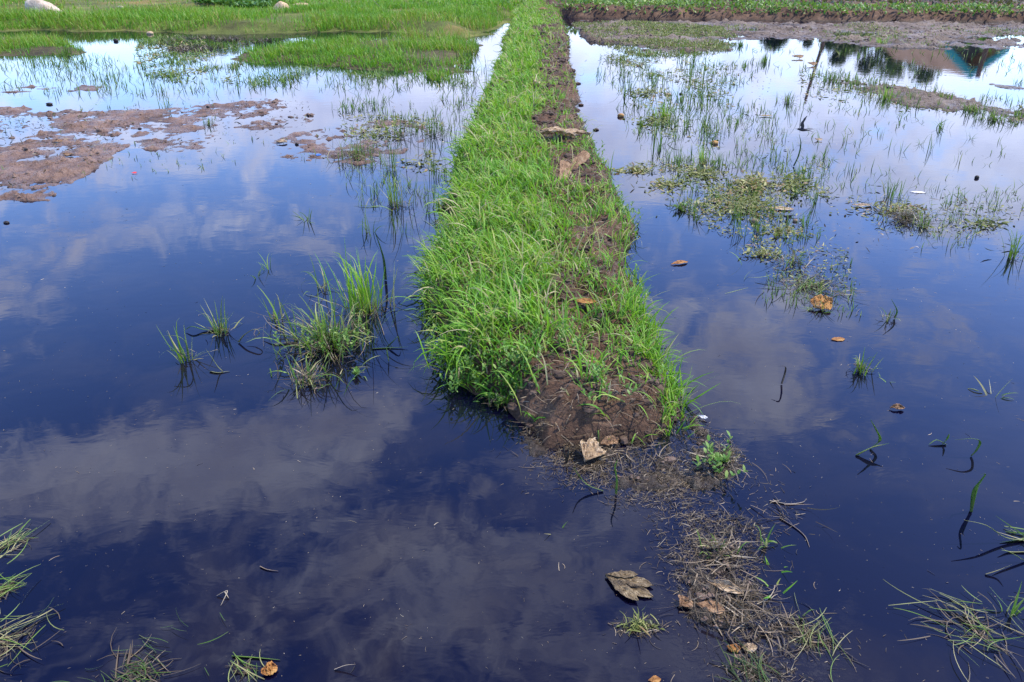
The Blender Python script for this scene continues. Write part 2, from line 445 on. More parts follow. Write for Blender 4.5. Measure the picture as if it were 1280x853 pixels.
def bund_h(sd, x, y):
    t = sstep(-0.02, 0.13, sd)
    far = np.clip((y - 2.0) / 1.2, 0, 1)
    top = 0.105 + 0.03 * far
    h = np.where(sd > 0, top * t, sd * 0.9 + top * t)
    amp = sstep(-0.05, 0.12, sd)
    h = h + amp * (0.08 * fbm(x * 3.2, y * 3.2, 21, 3) + 0.085 * fbm(x * 9, y * 9, 25, 4) + 0.035 * fbm(x * 34, y * 34, 31, 3))
    return h - 0.004
def flat_h(top=0.012, slope=0.05, amp=0.03, f=6, below=0.06):
    def h(sd, x, y):
        n1 = fbm(x * f * 0.3, y * f * 0.3, 41, 3); n2 = fbm(x * f * 1.1, y * f * 1.1, 44, 3); n3 = fbm(x * f * 3.2, y * f * 3.2, 47, 3)
        z = np.clip(sd * slope, -below, top) + amp * 1.1 * n1 + amp * 0.9 * n2 + amp * 0.75 * n3 + amp * 0.9 * np.clip(n3 - 0.12, 0, 1) * 2 * sstep(0.0, 0.12, n2)
        return np.where(sd < 0, np.minimum(z, z + sd * 0.6), z)
    return h
def bank_h(top, run, amp, f):
    def h(sd, x, y):
        t = sstep(-0.05, run, sd)
        return top * t + np.where(sd < 0, sd * 0.5, 0) + t * amp * fbm(x * f, y * f, 61, 4) - 0.01
    return h

BUND = [(650, 1), (652, 12), (640, 24), (618, 100), (584, 190), (560, 250), (542, 330), (545, 400), (570, 462), (612, 490), (650, 500), (668, 520), (700, 546), (775, 550), (835, 545), (850, 520), (826, 470), (806, 420), (790, 370), (786, 318), (792, 285), (770, 245), (756, 215), (738, 185), (724, 150), (724, 110), (712, 60), (702, 22), (696, 12), (697, 1)]
patch('earth_bund', BUND, bund_h, M_soil, 0.12, 0.010, 0.0045, 'long narrow earth bund between the two flooded fields')

SPIT = [(668, 515), (652, 540), (668, 556), (712, 560), (730, 590), (775, 602), (835, 600), (850, 580), (905, 598), (935, 575), (905, 540), (872, 520), (800, 520)]
patch('mud_spit', SPIT, flat_h(0.002, 0.06, 0.034, 12, 0.05), M_spit, 0.12, 0.007, 0.003, 'fibrous mud spit at the near end of the grassy bund')
SPIT2 = [(850, 660), (838, 690), (848, 740), (862, 780), (895, 790), (930, 812), (945, 853), (985, 862), (1000, 815), (1050, 806), (1000, 775), (955, 755), (948, 715), (960, 690), (950, 650), (900, 640)]
patch('mud_spit', SPIT2, flat_h(-0.003, 0.05, 0.032, 13, 0.05), M_spit, 0.10, 0.006, 0.003, 'low ridge of mud and plant debris at the lower right')

FLATS = [
    ([(-260, 138), (-60, 134), (60, 137), (120, 139), (150, 150), (170, 160), (160, 180), (125, 205), (95, 232), (55, 250), (0, 248), (-150, 256), (-300, 240)], 'broad brown mud flat with shallow pools at the left', M_mud, (0.002, 0.03, 0.040, 5)),
    ([(120, 139), (200, 136), (260, 132), (330, 124), (372, 128), (350, 140), (290, 150), (250, 163), (190, 168), (150, 158)], 'thin mud bar reaching right from the left mud flat', M_mud, (0.004, 0.03, 0.034, 6)),
    ([(150, 160), (230, 158), (262, 172), (250, 188), (205, 190), (170, 182)], 'low mud patch with sky pools beside the left mud flat', M_mud, (0.003, 0.03, 0.030, 6)),
    ([(285, 160), (345, 146), (392, 142), (385, 155), (335, 166)], 'narrow mud streak in the middle of the left field', M_mud, (0.004, 0.03, 0.030, 6)),
    ([(340, 178), (375, 166), (420, 160), (470, 150), (520, 152), (545, 165), (505, 190), (460, 205), (410, 205), (350, 200)], 'half drowned mud patch around the tufts left of the bund', M_mud, (0.001, 0.03, 0.034, 6)),
    ([(-250, 106), (0, 112), (70, 106), (135, 108), (120, 113), (30, 116), (-250, 120)], 'thin mud line across the left shallows', M_mud, (0.0, 0.03, 0.028, 5)),
    ([(715, 26), (760, 26), (900, 27), (1100, 29), (1700, 32), (1700, 72), (1290, 62), (1230, 62), (1130, 60), (1060, 57), (985, 50), (930, 52), (905, 62), (860, 64), (800, 58), (745, 52), (722, 38)], 'grey mud flat below the far embankment at the right', M_greymud, (0.012, 0.025, 0.085, 2.6)),
    ([(770, 58), (850, 60), (915, 62), (900, 70), (850, 72), (790, 68)], 'weedy shallow edge of the far mud flat', M_greymud, (-0.004, 0.03, 0.035, 4)),
    ([(1108, 106), (1140, 112), (1180, 118), (1215, 126), (1232, 136), (1200, 141), (1150, 138), (1118, 128), (1100, 118)], 'small mud hump inside the weedy strip at the right', M_greymud, (0.05, 0.10, 0.05, 6)),
    ([(1030, 96), (1060, 100), (1108, 110), (1100, 118), (1050, 110)], 'drowned left end of the weedy mud strip', M_greymud, (0.0, 0.05, 0.03, 6)),
    ([(1228, 132), (1290, 140), (1400, 150), (1400, 160), (1260, 150)], 'drowned right end of the weedy mud strip', M_greymud, (0.002, 0.05, 0.03, 6)),
    ([(1240, 106), (1300, 110), (1300, 116), (1255, 112)], 'thin mud sliver near the right edge', M_greymud, (0.002, 0.03, 0.02, 6)),
]
for poly, lab, mt, (tp, sl, am, fq) in FLATS:
    patch('mud_flat', poly, flat_h(tp, sl, am, fq), mt, 0.30, 0.014, 0.0030, lab)

MEADOW = np.concatenate([poly_world([(-420, 41), (-100, 40), (60, 39), (150, 40), (215, 42), (300, 44), (390, 42), (480, 41), (530, 44), (560, 50), (600, 46), (640, 24), (660, 12)]), np.array([[1.2, 27.0], [1.5, 60.0], [-60.0, 60.0], [-40.0, 20.0]])])
patch('meadow', MEADOW, bank_h(0.16, 0.8, 0.10, 0.9), M_turf, 0.4, 0.05, 0.006, 'grassy meadow bank along the far side of the left field', world=True, warp=0.8)
ISLE = [(285, 74), (320, 60), (380, 57), (440, 52), (520, 48), (590, 50), (600, 62), (590, 80), (575, 100), (545, 102), (490, 90), (430, 86), (370, 80), (310, 82)]
patch('grass_island', ISLE, bank_h(0.05, 0.5, 0.16, 1.6), M_isle, 0.3, 0.03, 0.005, 'low grassy island in the left field', warp=0.7)
ISLE2 = [(-300, 52), (-40, 50), (40, 48), (85, 54), (108, 64), (92, 71), (40, 71), (-40, 73), (-300, 75)]
patch('grass_island', ISLE2, bank_h(0.04, 0.4, 0.14, 1.6), M_isle, 0.3, 0.03, 0.005, 'small grassy islet at the far left edge', warp=0.6)

# far embankment on the right: steep dark face, weedy top
FB = np.concatenate([poly_world([(672, 15), (720, 23), (800, 24), (950, 25), (1100, 27), (1280, 28), (1700, 31), (2300, 34)]), np.array([[40.0, 18.6], [22.0, 20.2], [1.2, 22.6]])])
def far_h(sd, x, y):
    t = sstep(-0.05, 0.22, sd)
    return 0.20 * t + np.where(sd < 0, sd * 0.5, 0) + t * (0.16 * fbm(x * 1.3, y * 1.3, 71, 4)) + 0.09 * fbm(x * 6, y * 6, 75, 3) * t
patch('far_embankment', FB, far_h, M_soil, 0.3, 0.03, 0.005, 'weedy earth embankment across the far side of the right field', world=True, warp=0.5)

# water sheet and the ground sheet that runs to the horizon beneath and beyond it
M_ = 90.0
mesh_np('water', [(-M_, -40, 0), (M_, -40, 0), (M_, 70, 0), (-M_, 70, 0)], [(0, 1, 2, 3)], M_water, smooth=False)
tag(bpy.data.objects['water'], 'dark still water of the flooded fields mirroring the sky', kind='structure')
gx = np.concatenate([-np.geomspace(1500, 30, 26), np.linspace(-28, 28, 60), np.geomspace(30, 1500, 26)])
gy = np.concatenate([-np.geomspace(900, 12, 18), np.linspace(-10, 70, 110), np.geomspace(73, 2200, 30)])
GX, GY = np.meshgrid(gx, gy)
edge_far = np.where(GX > 1.0, 21.5 - 0.06 * GX, 48.0)
beyond = sstep(0, 3.0, GY - edge_far)
beyond = np.maximum(beyond, sstep(55, 70, np.abs(GX)))
beyond = np.maximum(beyond, sstep(18, 26, -GY))
GZ = -0.35 + beyond * (0.55 + 0.12 * fbm(GX * 0.4, GY * 0.4, 81, 3)) + sstep(70, 300, GY) * 0.6
idx = np.arange(GX.size).reshape(GX.shape)
F = np.stack([idx[:-1, :-1].ravel(), idx[:-1, 1:].ravel(), idx[1:, 1:].ravel(), idx[1:, :-1].ravel()], 1)
tag(mesh_np('ground', np.stack([GX.ravel(), GY.ravel(), GZ.ravel()], 1), F, M_ground), 'flat farmland running to the horizon', kind='structure')
# ------------------------------------------------------------------ ground cover (nobody could count it)
from mathutils.bvhtree import BVHTree
def height_on(objs):
    vs_, fs_, n = [], [], 0
    for o in objs:
        me = o.data
        v = np.empty(len(me.vertices) * 3, np.float32); me.vertices.foreach_get('co', v)
        f = np.empty(len(me.loops), np.int32); me.loops.foreach_get('vertex_index', f)
        vs_.append(v.reshape(-1, 3)); fs_.append(f.reshape(-1, 4) + n); n += len(v) // 3
    t = BVHTree.FromPolygons(np.concatenate(vs_).tolist(), np.concatenate(fs_).tolist())
    def h(x, y):
        z = np.full(len(x), np.nan)
        for i in range(len(x)):
            r = t.ray_cast((float(x[i]), float(y[i]), 5.0), (0, 0, -1))
            if r[0] is not None: z[i] = r[0].z
        return z
    return h
def O(n): return [o for o in COL.objects if o.name.split('.')[0] == n]

def scatter(P, dens, n_max=400000):
    """random points in a world polygon; dens(x, y) per square metre"""
    x0, y0 = P.min(0); x1, y1 = P.max(0)
    ys = np.linspace(y0, y1, 60)
    X, Y = [], []
    for a, b_ in zip(ys[:-1], ys[1:]):           # strips so that the density may change with distance
        xs = np.linspace(x0, x1, 30)
        dm = max(dens(*np.meshgrid(xs, np.linspace(a, b_, 4))).max(), 1e-3)
        n = rng.poisson(dm * (x1 - x0) * (b_ - a) * 1.1)
        n = min(n, n_max)
        x = rng.uniform(x0, x1, n); y = rng.uniform(a, b_, n)
        k = rng.random(n) * dm * 1.1 < dens(x, y)
        x, y = x[k], y[k]
        k = inside(P, x, y)
        X.append(x[k]); Y.append(y[k])
    return np.concatenate(X), np.concatenate(Y)

def pxpoly(polys, x, y, z):
    """strongest weight of the photo polygons covering each ground point (which spot is bare soil)"""
    px, py = proj(x, y, z)
    wgt = np.zeros(x.shape)
    for pts, v in polys:
        p = np.array(pts, float)
        s = sdist(p, px, py)
        wgt = np.maximum(wgt, v * sstep(-5, 6, s))
    return wgt

# ---- the bund
BP0 = poly_world(BUND)
BP = grow(BP0, 0.06)
hb = height_on(O('earth_bund'))
BARE = [([(660, 440), (700, 400), (740, 380), (760, 425), (700, 440)], .5), ([(640, 482), (700, 428), (745, 425), (790, 440), (830, 470), (870, 520), (880, 560), (780, 560), (660, 530)], .93),
        ([(728, 288), (772, 290), (784, 320), (786, 355), (764, 365), (738, 345), (726, 320)], .93),
        ([(690, 345), (740, 345), (745, 410), (690, 415)], .55),
        ([(690, 195), (745, 182), (768, 232), (730, 240), (688, 228)], .88),
        ([(668, 150), (705, 142), (745, 180), (700, 190), (672, 178)], .75),
        ([(672, 75), (722, 72), (732, 128), (730, 165), (676, 160)], .82),
        ([(672, 30), (706, 26), (722, 70), (700, 85), (670, 80)], .75),
        ([(690, 420), (760, 420), (760, 440), (690, 450)], .8)]
def frac(x, y):
    """0 at the left edge of the bund, 1 at the right edge"""
    px, py = proj(x, y, np.zeros_like(x))
    yy = np.array([14, 24, 100, 190, 250, 330, 400, 462, 500, 552])
    lx = np.array([650, 640, 618, 584, 560, 542, 545, 570, 640, 710])
    rx = np.array([692, 703, 720, 742, 775, 788, 802, 824, 850, 840])
    l = np.interp(py, yy, lx); r = np.interp(py, yy, rx)
    return (px - l) / (r - l)
PATCHY = [([(664, 20), (730, 20), (745, 170), (664, 180)], .9), ([(690, 180), (770, 180), (840, 400), (870, 560), (640, 560), (690, 400)], .7)]
def bare_at(x, y):
    z = np.full(x.shape, 0.12)
    b = pxpoly(BARE, x, y, z)
    pn = fbm(x * 4.5, y * 2.6, 91, 3)
    b = np.clip(b + 0.08 + pxpoly(PATCHY, x, y, z) * np.clip(pn * 3.4, -0.45, 0.9), 0, 0.985)
    return b
def tall(x, y): return sstep(0.72, 0.45, frac(x, y))
def dens_tall(x, y):
    near = np.clip(3.4 / np.maximum(y, 1.8), 0.16, 1.0)
    return 3300 * near * (1 - bare_at(x, y)) * np.clip(tall(x, y), 0.0, 1) * np.clip(0.75 + 1.3 * fbm(x * 5, y * 5, 95, 2), 0.15, 1.3)
x, y = scatter(BP, dens_tall)
z = hb(x, y); k = np.isfinite(z) & (z > -0.02); x, y, z = x[k], y[k], z[k]
n = len(x)
fr = frac(x, y); far = np.clip((y - 4) / 8, 0, 1)
clump = fbm(x * 3.0, y * 3.0, 101, 3)
cl2 = fbm(x * 8.5, y * 8.5, 103, 2)
head = np.where(rng.random(n) < 0.55, math.pi + rng.normal(0, 0.9, n), rng.uniform(0, 2 * math.pi, n)) + clump * 4 + cl2 * 3
L = (0.150 + 0.17 * np.clip(clump, -0.4, 0.5) + 0.10 * np.clip(cl2, -0.5, 0.5) + 0.06 * rng.random(n)) * rng.uniform(0.5, 1.2, n) * (1 - 0.25 * far)
wd = (0.0058 + 0.003 * rng.random(n)) * (1 + 1.1 * far)
edge = sstep(0.30, 0.0, fr)
lean = np.abs(rng.normal(0.22, 0.18, n)) + 0.25 * edge
curve = rng.gamma(3.0, 0.45, n) + 0.25
tint = np.clip(rng.normal(0.50 + 0.7 * clump + 0.4 * cl2, 0.2, n) + (rng.random(n) < 0.10) * 0.4, 0, 1)
parts = [blades(np.stack([x, y, z - 0.012], 1), head, L, wd, lean, curve, 1.4, 6, tint=tint, zmin=0.002, sway=rng.normal(0, 0.35, n))]
# short turf underneath and over the right side
def dens_short(x, y):
    near = np.clip(4.0 / np.maximum(y, 1.8), 0.2, 1.0)
    return 3400 * near * (1 - bare_at(x, y)) * np.clip(0.8 + 1.6 * fbm(x * 6, y * 6, 97, 3), 0.08, 1.4)
x, y = scatter(BP, dens_short)
z = hb(x, y); k = np.isfinite(z) & (z > -0.015); x, y, z = x[k], y[k], z[k]
n = len(x); far = np.clip((y - 4) / 8, 0, 1); clump = fbm(x * 4.0, y * 4.0, 111, 3)
fr = frac(x, y)
rim = sstep(0.80, 0.93, fr) * sstep(5.5, 3.2, y)
L = (0.07 + 0.06 * np.clip(clump, -.3, .5) + 0.09 * rim) * rng.uniform(0.6, 1.3, n)
tint = np.clip(rng.normal(0.52 + 0.5 * clump * (1 - rim), 0.2, n) + (rng.random(n) < 0.08) * 0.35, 0, 1)
parts.append(blades(np.stack([x, y, z - 0.008], 1), rng.uniform(0, 6.283, n), L, (0.005 + 0.003 * rng.random(n)) * (1 + far), np.abs(rng.normal(0.35, 0.25, n)), rng.gamma(3, 0.36, n), 1.2, 4, tint=tint))
# yellowing and broken blades mixed in
x, y = scatter(BP, lambda x, y: 230 * np.clip(3.4 / np.maximum(y, 1.8), 0.16, 1.0) * (1 - 0.7 * bare_at(x, y)))
z = hb(x, y); k = np.isfinite(z) & (z > -0.01); x, y, z = x[k], y[k], z[k]; n = len(x)
parts.append(blades(np.stack([x, y, z], 1), rng.uniform(0, 6.283, n), rng.uniform(0.08, 0.24, n), rng.uniform(0.003, 0.006, n) * (1 + np.clip((y - 4) / 8, 0, 1)), np.abs(rng.normal(0.5, 0.4, n)), rng.gamma(3, 0.5, n), rng.uniform(1, 4, n), 6, tint=rng.uniform(0.74, 1.0, n), sway=rng.normal(0, 0.6, n), zmin=0.002))
V, F, A = join(parts)
tag(mesh_np('bund_grass', V, F, M_grass, A), 'lush green grass growing along the top of the earth bund', kind='stuff')

# withered stems, roots and straw on the bare soil
def dens_dry(x, y): return 2600 * np.clip(3.5 / np.maximum(y, 1.8), 0.2, 1) * (0.25 + bare_at(x, y))
x, y = scatter(BP, dens_dry)
z = hb(x, y); k = np.isfinite(z) & (z > -0.01); x, y, z = x[k], y[k], z[k]; n = len(x)
V, F, A = blades(np.stack([x, y, z + 0.003], 1), rng.uniform(0, 6.283, n), rng.uniform(0.015, 0.09, n), rng.uniform(0.001, 0.003, n) * (1 + np.clip((y - 4) / 8, 0, 1)), rng.normal(1.35, 0.2, n), rng.normal(0.2, 0.5, n), 1, 3, tint=rng.beta(2, 2.2, n))
tag(mesh_np('dry_straw', V, F, M_straw, A), 'withered straw and roots scattered over the bare soil of the bund', kind='stuff')
# trailing grass stems over the bare near end
x, y = scatter(poly_world([(700, 430), (790, 425), (835, 500), (845, 540), (760, 530), (690, 490)], 0.1), lambda x, y: 330 + 0 * x)
z = hb(x, y); k = np.isfinite(z); x, y, z = x[k], y[k], z[k]; n = len(x)
px_, _ = proj(x, y, z)
rt = sstep(720, 850, px_)
pp = [blades(np.stack([x, y, z], 1), rng.uniform(0, 6.283, n), rng.uniform(0.05, 0.13, n), 0.0055, np.abs(rng.normal(0.5, 0.3, n)), rng.gamma(3, 0.4, n), 1, 5, tint=np.clip(rng.normal(0.6, 0.2, n), 0, 1))]
m_ = 280
q = rng.random(m_)
ex, ey = at(np.interp(q, [0, .4, .7, 1], [782, 820, 838, 846]) + rng.normal(0, 10, m_), np.interp(q, [0, .4, .7, 1], [385, 450, 485, 520]) + rng.normal(0, 7, m_), 0.09)
ez = hb(ex, ey); k = np.isfinite(ez); ex, ey, ez = ex[k], ey[k], ez[k]; m_ = len(ex)
pp.append(blades(np.stack([ex, ey, ez - 0.01], 1), rng.uniform(0, 6.283, m_), rng.uniform(0.06, 0.14, m_), 0.006, np.abs(rng.normal(0.3, 0.2, m_)), rng.gamma(3, 0.33, m_), 1.2, 6, tint=np.clip(rng.normal(0.55, 0.22, m_), 0, 1)))
V, F, A = join(pp)
tag(mesh_np('fringe_grass', V, F, M_grass, A), 'bright grass fringe over the bare near end of the bund', kind='stuff')

# ---- meadow and islands on the left
hm = height_on(O('meadow') + O('grass_island'))
MP = MEADOW.copy()
def strip(P, dens, Lr, wd, mat, name, label, tintf, lean=0.25, curve=0.7, zlo=0.0, h=None):
    x, y = scatter(P, dens)
    z = (h or hm)(x, y); k = np.isfinite(z) & (z > zlo); x, y, z = x[k], y[k], z[k]; n = len(x)
    cl = fbm(x * 1.1, y * 1.1, 121, 3)
    ln = rng.uniform(*Lr, n) * np.clip(1 + 1.5 * cl, 0.45, 1.7)
    V, F, A = blades(np.stack([x, y, z - 0.01], 1), rng.uniform(0, 6.283, n), ln, wd * rng.uniform(0.7, 1.3, n), np.abs(rng.normal(lean, 0.2, n)), rng.gamma(3, curve / 3, n), 1.3, 4, tint=np.clip(tintf(x, y, cl, n), 0, 1))
    return tag(mesh_np(name, V, F, mat, A), label, kind='stuff')
BAND = np.concatenate([poly_world([(-420, 41), (-100, 40), (60, 39), (150, 40), (215, 42), (300, 44), (390, 42), (480, 41), (530, 44), (560, 50), (600, 46), (640, 22), (560, 17), (420, 17), (330, 22), (200, 25), (100, 28), (0, 28), (-420, 28)])])
strip(BAND, lambda x, y: 640 * np.clip(0.75 + 4.2 * fbm(x * .9, y * .9, 133, 3), 0.04, 1.5), (0.08, 0.20), 0.011, M_meadow, 'bank_grass', 'tall green grass along the water edge of the meadow', lambda x, y, c, n: rng.normal(0.46 + 0.8 * c, 0.2, n) + 0.30 * sstep(-0.25, 0.35, fbm(x * .5, y * .5, 7, 2)) * (rng.random(n) < .5), zlo=0.01)
BACK = poly_world([(-420, 24), (0, 24), (150, 22), (330, 22), (560, 20), (640, 18), (665, 2), (640, -12), (-500, -12)])
def px_of(x, y): return proj(x, y, 0.15)[0]
strip(BACK, lambda x, y: 150 * np.clip(1.0 + 2.6 * fbm(x * .45, y * .45, 131, 3), 0.05, 2.0) * np.where((px_of(x, y) > 80) & (px_of(x, y) < 270), 0.10, 1.25), (0.07, 0.16), 0.020, M_meadow, 'meadow_grass', 'short patchy grass over the meadow beyond the left bank', lambda x, y, c, n: rng.normal(0.42, 0.2, n) + 0.40 * ((px_of(x, y) < 280) & (rng.random(n) < 0.7)), zlo=0.0)
strip(poly_world(ISLE), lambda x, y: 850 * np.clip(0.75 + 5.0 * fbm(x * 1.0, y * 1.0, 141, 3), 0.03, 1.5), (0.07, 0.18), 0.010, M_meadow, 'island_grass', 'green grass covering the low island in the left field', lambda x, y, c, n: rng.normal(0.50 + 0.9 * c, 0.22, n), zlo=-0.06)
strip(poly_world(ISLE2), lambda x, y: 650 * np.clip(0.7 + 4.5 * fbm(x * 1.1, y * 1.1, 143, 3), 0.03, 1.5), (0.07, 0.17), 0.010, M_meadow, 'island_grass', 'grass on the small islet at the far left edge', lambda x, y, c, n: rng.normal(0.55 + 0.8 * c, 0.22, n), zlo=-0.06)
# flooded grass and rotting weed in the shallows round the islands (roots under water)
def shallows(name, label, px, dens, Lr, wd, mat, tm, ts, lean=0.35, curve=0.9, fs=1.6, thr=0.0, h=None):
    P = poly_world(px)
    x, y = scatter(P, lambda x, y: dens * np.clip((fbm(x * fs, y * fs, 151, 3) - thr) * 6, 0, 1.5))
    n = len(x)
    z0 = np.full(n, -0.012)
    if h is not None:
        hz = h(x, y); z0 = np.where(np.isfinite(hz), np.maximum(hz - 0.004, -0.012), -0.012)
    V, F, A = blades(np.stack([x, y, z0], 1), rng.uniform(0, 6.283, n), rng.uniform(*Lr, n), wd * rng.uniform(0.6, 1.3, n), np.abs(rng.normal(lean, 0.3, n)), rng.gamma(3, curve / 3, n), 1.2, 4, tint=np.clip(rng.normal(tm, ts, n), 0, 1), zmin=-0.015)
    return tag(mesh_np(name, V, F, mat, A), label, kind='stuff')
hmf = height_on(O('mud_flat'))
shallows('flooded_grass', 'drowned grass and rotting weed around the left islands', [(185, 46), (250, 48), (300, 58), (300, 92), (250, 104), (205, 106), (170, 90), (165, 62)], 650, (0.05, 0.13), 0.010, M_sedge, 0.55, 0.25, 0.6, 1.0, 1.5, -0.06)
shallows('flooded_grass', 'thin flooded grass fringing the near side of the island', [(290, 84), (380, 84), (440, 90), (500, 94), (560, 104), (595, 100), (585, 112), (530, 112), (430, 100), (350, 112), (285, 106)], 420, (0.06, 0.15), 0.009, M_sedge, 0.6, 0.22, 0.4, 1.0, 1.7, -0.05)
shallows('flooded_grass', 'sparse flooded grass in the shallows at the far left', [(-40, 76), (60, 74), (130, 66), (180, 72), (175, 100), (110, 112), (40, 118), (-40, 112)], 190, (0.05, 0.14), 0.008, M_sedge, 0.55, 0.22, 0.3, 0.8, 1.5, 0.02)
shallows('dead_weed', 'dark dead weed in the gap of water behind the island', [(200, 46), (260, 46), (330, 48), (345, 54), (300, 60), (240, 66), (200, 66)], 900, (0.06, 0.16), 0.011, M_straw, 0.25, 0.15, 0.9, 1.2, 2.0, -0.05)
shallows('mud_weed', 'yellow green weed growing on the far right mud flat', [(715, 28), (790, 27), (900, 34), (930, 50), (900, 68), (850, 72), (790, 70), (745, 52), (725, 40)], 1300, (0.03, 0.09), 0.012, M_dry, 0.32, 0.25, 0.7, 1.0, 1.1, -0.06, h=hmf)
shallows('mud_weed', 'scattered weed tufts along the far right mud flat', [(900, 32), (1100, 33), (1400, 38), (1400, 64), (1280, 62), (1060, 58), (940, 50)], 260, (0.04, 0.10), 0.012, M_dry, 0.35, 0.25, 0.6, 1.0, 0.9, 0.02, h=hmf)

# ---- far embankment: leafy weeds on its top, dead growth behind
hf = height_on(O('far_embankment') + O('ground'))
FBt = np.concatenate([poly_world([(690, 13), (720, 17), (900, 19), (1100, 21), (1290, 23), (1500, 25), (1500, 14), (1290, 12), (900, 8), (690, 4)], 0.2)])
x, y = scatter(FBt, lambda x, y: 330 * np.clip(1 + 1.8 * fbm(x * 1.1, y * 1.1, 161, 3), 0.15, 1.8))
z = hf(x, y); k = np.isfinite(z) & (z > 0.08); x, y, z = x[k], y[k], z[k]; n = len(x)
cl = fbm(x * 0.9, y * 0.9, 163, 3)
parts = [blades(np.stack([x, y, z + rng.uniform(0, 0.10, n)], 1), rng.uniform(0, 6.283, n), rng.uniform(0.05, 0.12, n), rng.uniform(0.025, 0.05, n), rng.uniform(0.2, 1.3, n), rng.uniform(0, 0.8, n), 1, 3, 'leaf', tint=np.clip(rng.normal(0.55 + 0.6 * cl, 0.2, n), 0, 1))]
V, F, A = join(parts)
tag(mesh_np('embankment_weeds', V, F, M_weed, A), 'bright leafy weeds covering the top of the far embankment', kind='stuff')
BH = poly_world([(700, 5), (900, 8), (1100, 10), (1290, 12), (1500, 14), (1500, -25), (700, -25)], 0.2)
x, y = scatter(BH, lambda x, y: 70 * np.clip(1 + 1.8 * fbm(x * 0.6, y * 0.6, 167, 3), 0.15, 1.8))
z = hf(x, y); k = np.isfinite(z); x, y, z = x[k], y[k], z[k]; n = len(x)
V, F, A = blades(np.stack([x, y, z + rng.uniform(0, 0.14, n)], 1), rng.uniform(0, 6.283, n), rng.uniform(0.06, 0.2, n), rng.uniform(0.03, 0.07, n), rng.uniform(0.1, 1.3, n), rng.uniform(0, 0.8, n), 1, 3, 'leaf', tint=np.clip(rng.normal(0.42, 0.28, n), 0, 1))
tag(mesh_np('dark_weeds', V, F, M_purple, A), 'dark reddish weeds growing behind the far embankment', kind='stuff')

# ---- creeper mound on the meadow at the top
CR = poly_world([(245, 17), (262, 8), (300, 4), (340, 6), (352, 14), (340, 20), (290, 20)])
x, y = scatter(CR, lambda x, y: 520 + 0 * x)
z = hm(x, y); k = np.isfinite(z); x, y, z = x[k], y[k], z[k]; n = len(x)
cx, cy = at(300, 13); hump = 0.28 * np.exp(-((x - cx) / 0.95) ** 2 - ((y - cy) / 1.2) ** 2)
V, F, A = blades(np.stack([x, y, z + hump * rng.uniform(0.3, 1.0, n) + 0.02], 1), rng.uniform(0, 6.283, n), rng.uniform(0.07, 0.13, n), rng.uniform(0.05, 0.085, n), rng.uniform(0.5, 1.4, n), rng.uniform(0, 0.7, n), 1, 3, 'leaf', tint=rng.beta(2, 2, n))
tag(mesh_np('creeping_vine', V, F, M_creeper, A), 'mound of dark green creeping vine leaves on the meadow', kind='stuff')
x, y = scatter(poly_world([(380, 8), (560, 8), (640, 14), (640, -8), (380, -8)]), lambda x, y: 90 * np.clip(1 + 3 * fbm(x * .8, y * .8, 171, 3), 0, 2))
z = hm(x, y); k = np.isfinite(z); x, y, z = x[k], y[k], z[k]; n = len(x)
V, F, A = blades(np.stack([x, y, z + rng.uniform(0, 0.10, n)], 1), rng.uniform(0, 6.283, n), rng.uniform(0.06, 0.12, n), rng.uniform(0.035, 0.06, n), rng.uniform(0.5, 1.4, n), rng.uniform(0, 0.7, n), 1, 3, 'leaf', tint=rng.beta(2, 2, n))
tag(mesh_np('creeping_vine', V, F, M_creeper, A), 'creeping leaves spread over the grass at the far end of the bund', kind='stuff')

# ---- plant debris on the spits, flats and drifting on the water
hs_ = height_on(O('mud_spit'))
parts = []
for poly, den in ((SPIT, 17000), (SPIT2, 16000)):
    x, y = scatter(poly_world(poly), lambda x, y: den * np.clip(0.9 + 2.2 * fbm(x * 9, y * 9, 181, 3), 0.1, 1.6))
    z = hs_(x, y); z = np.where(np.isfinite(z), z, 0.0); n = len(x)
    z = np.maximum(z, 0.0) + rng.uniform(0.0, 0.005, n)
    parts.append(blades(np.stack([x, y, z], 1), rng.uniform(0, 6.283, n), rng.gamma(1.6, 0.010, n) + 0.004, rng.uniform(0.0005, 0.0015, n), rng.normal(1.45, 0.16, n), rng.normal(0.0, 0.5, n), 1, 4, sway=rng.normal(0, 0.55, n), tint=np.clip(rng.beta(1.4, 3.0, n), 0, 1)))
# loose rafts round the spits
for px, py, rx, ry, n in ((700, 545, 40, 14, 900), (740, 575, 60, 20, 1100), (800, 600, 60, 18, 900), (850, 600, 60, 18, 900), (870, 690, 40, 40, 1200), (910, 760, 50, 40, 1000), (760, 600, 60, 14, 500), (690, 560, 38, 22, 500), (838, 615, 40, 22, 520), (900, 600, 70, 26, 260), (860, 650, 45, 22, 420), (720, 590, 30, 16, 160), (800, 625, 45, 16, 240), (985, 640, 45, 22, 120), (800, 785, 34, 9, 170), (975, 660, 40, 40, 120), (1010, 800, 60, 22, 260), (960, 845, 60, 20, 260), (680, 610, 40, 30, 40)):
    ux, uy = rng.normal(0, 0.55, n), rng.normal(0, 0.55, n)
    qx, qy = at(px + rx * ux, py + ry * uy)
    kk = fbm(qx * 8, qy * 8, 183, 3) > -0.06 + 0.1 * rng.normal(0, 1, n)
    qx, qy = qx[kk], qy[kk]; n = len(qx)
    parts.append(blades(np.stack([qx, qy, rng.uniform(0.0012, 0.003, n)], 1), rng.uniform(0, 6.283, n), rng.gamma(1.5, 0.010, n) + 0.003, rng.uniform(0.0005, 0.0014, n), rng.normal(1.55, 0.05, n), rng.normal(0.0, 0.2, n), 1, 4, sway=rng.normal(0, 0.55, n), tint=np.clip(rng.beta(1.4, 2.6, n), 0, 1), zmin=0.0012))
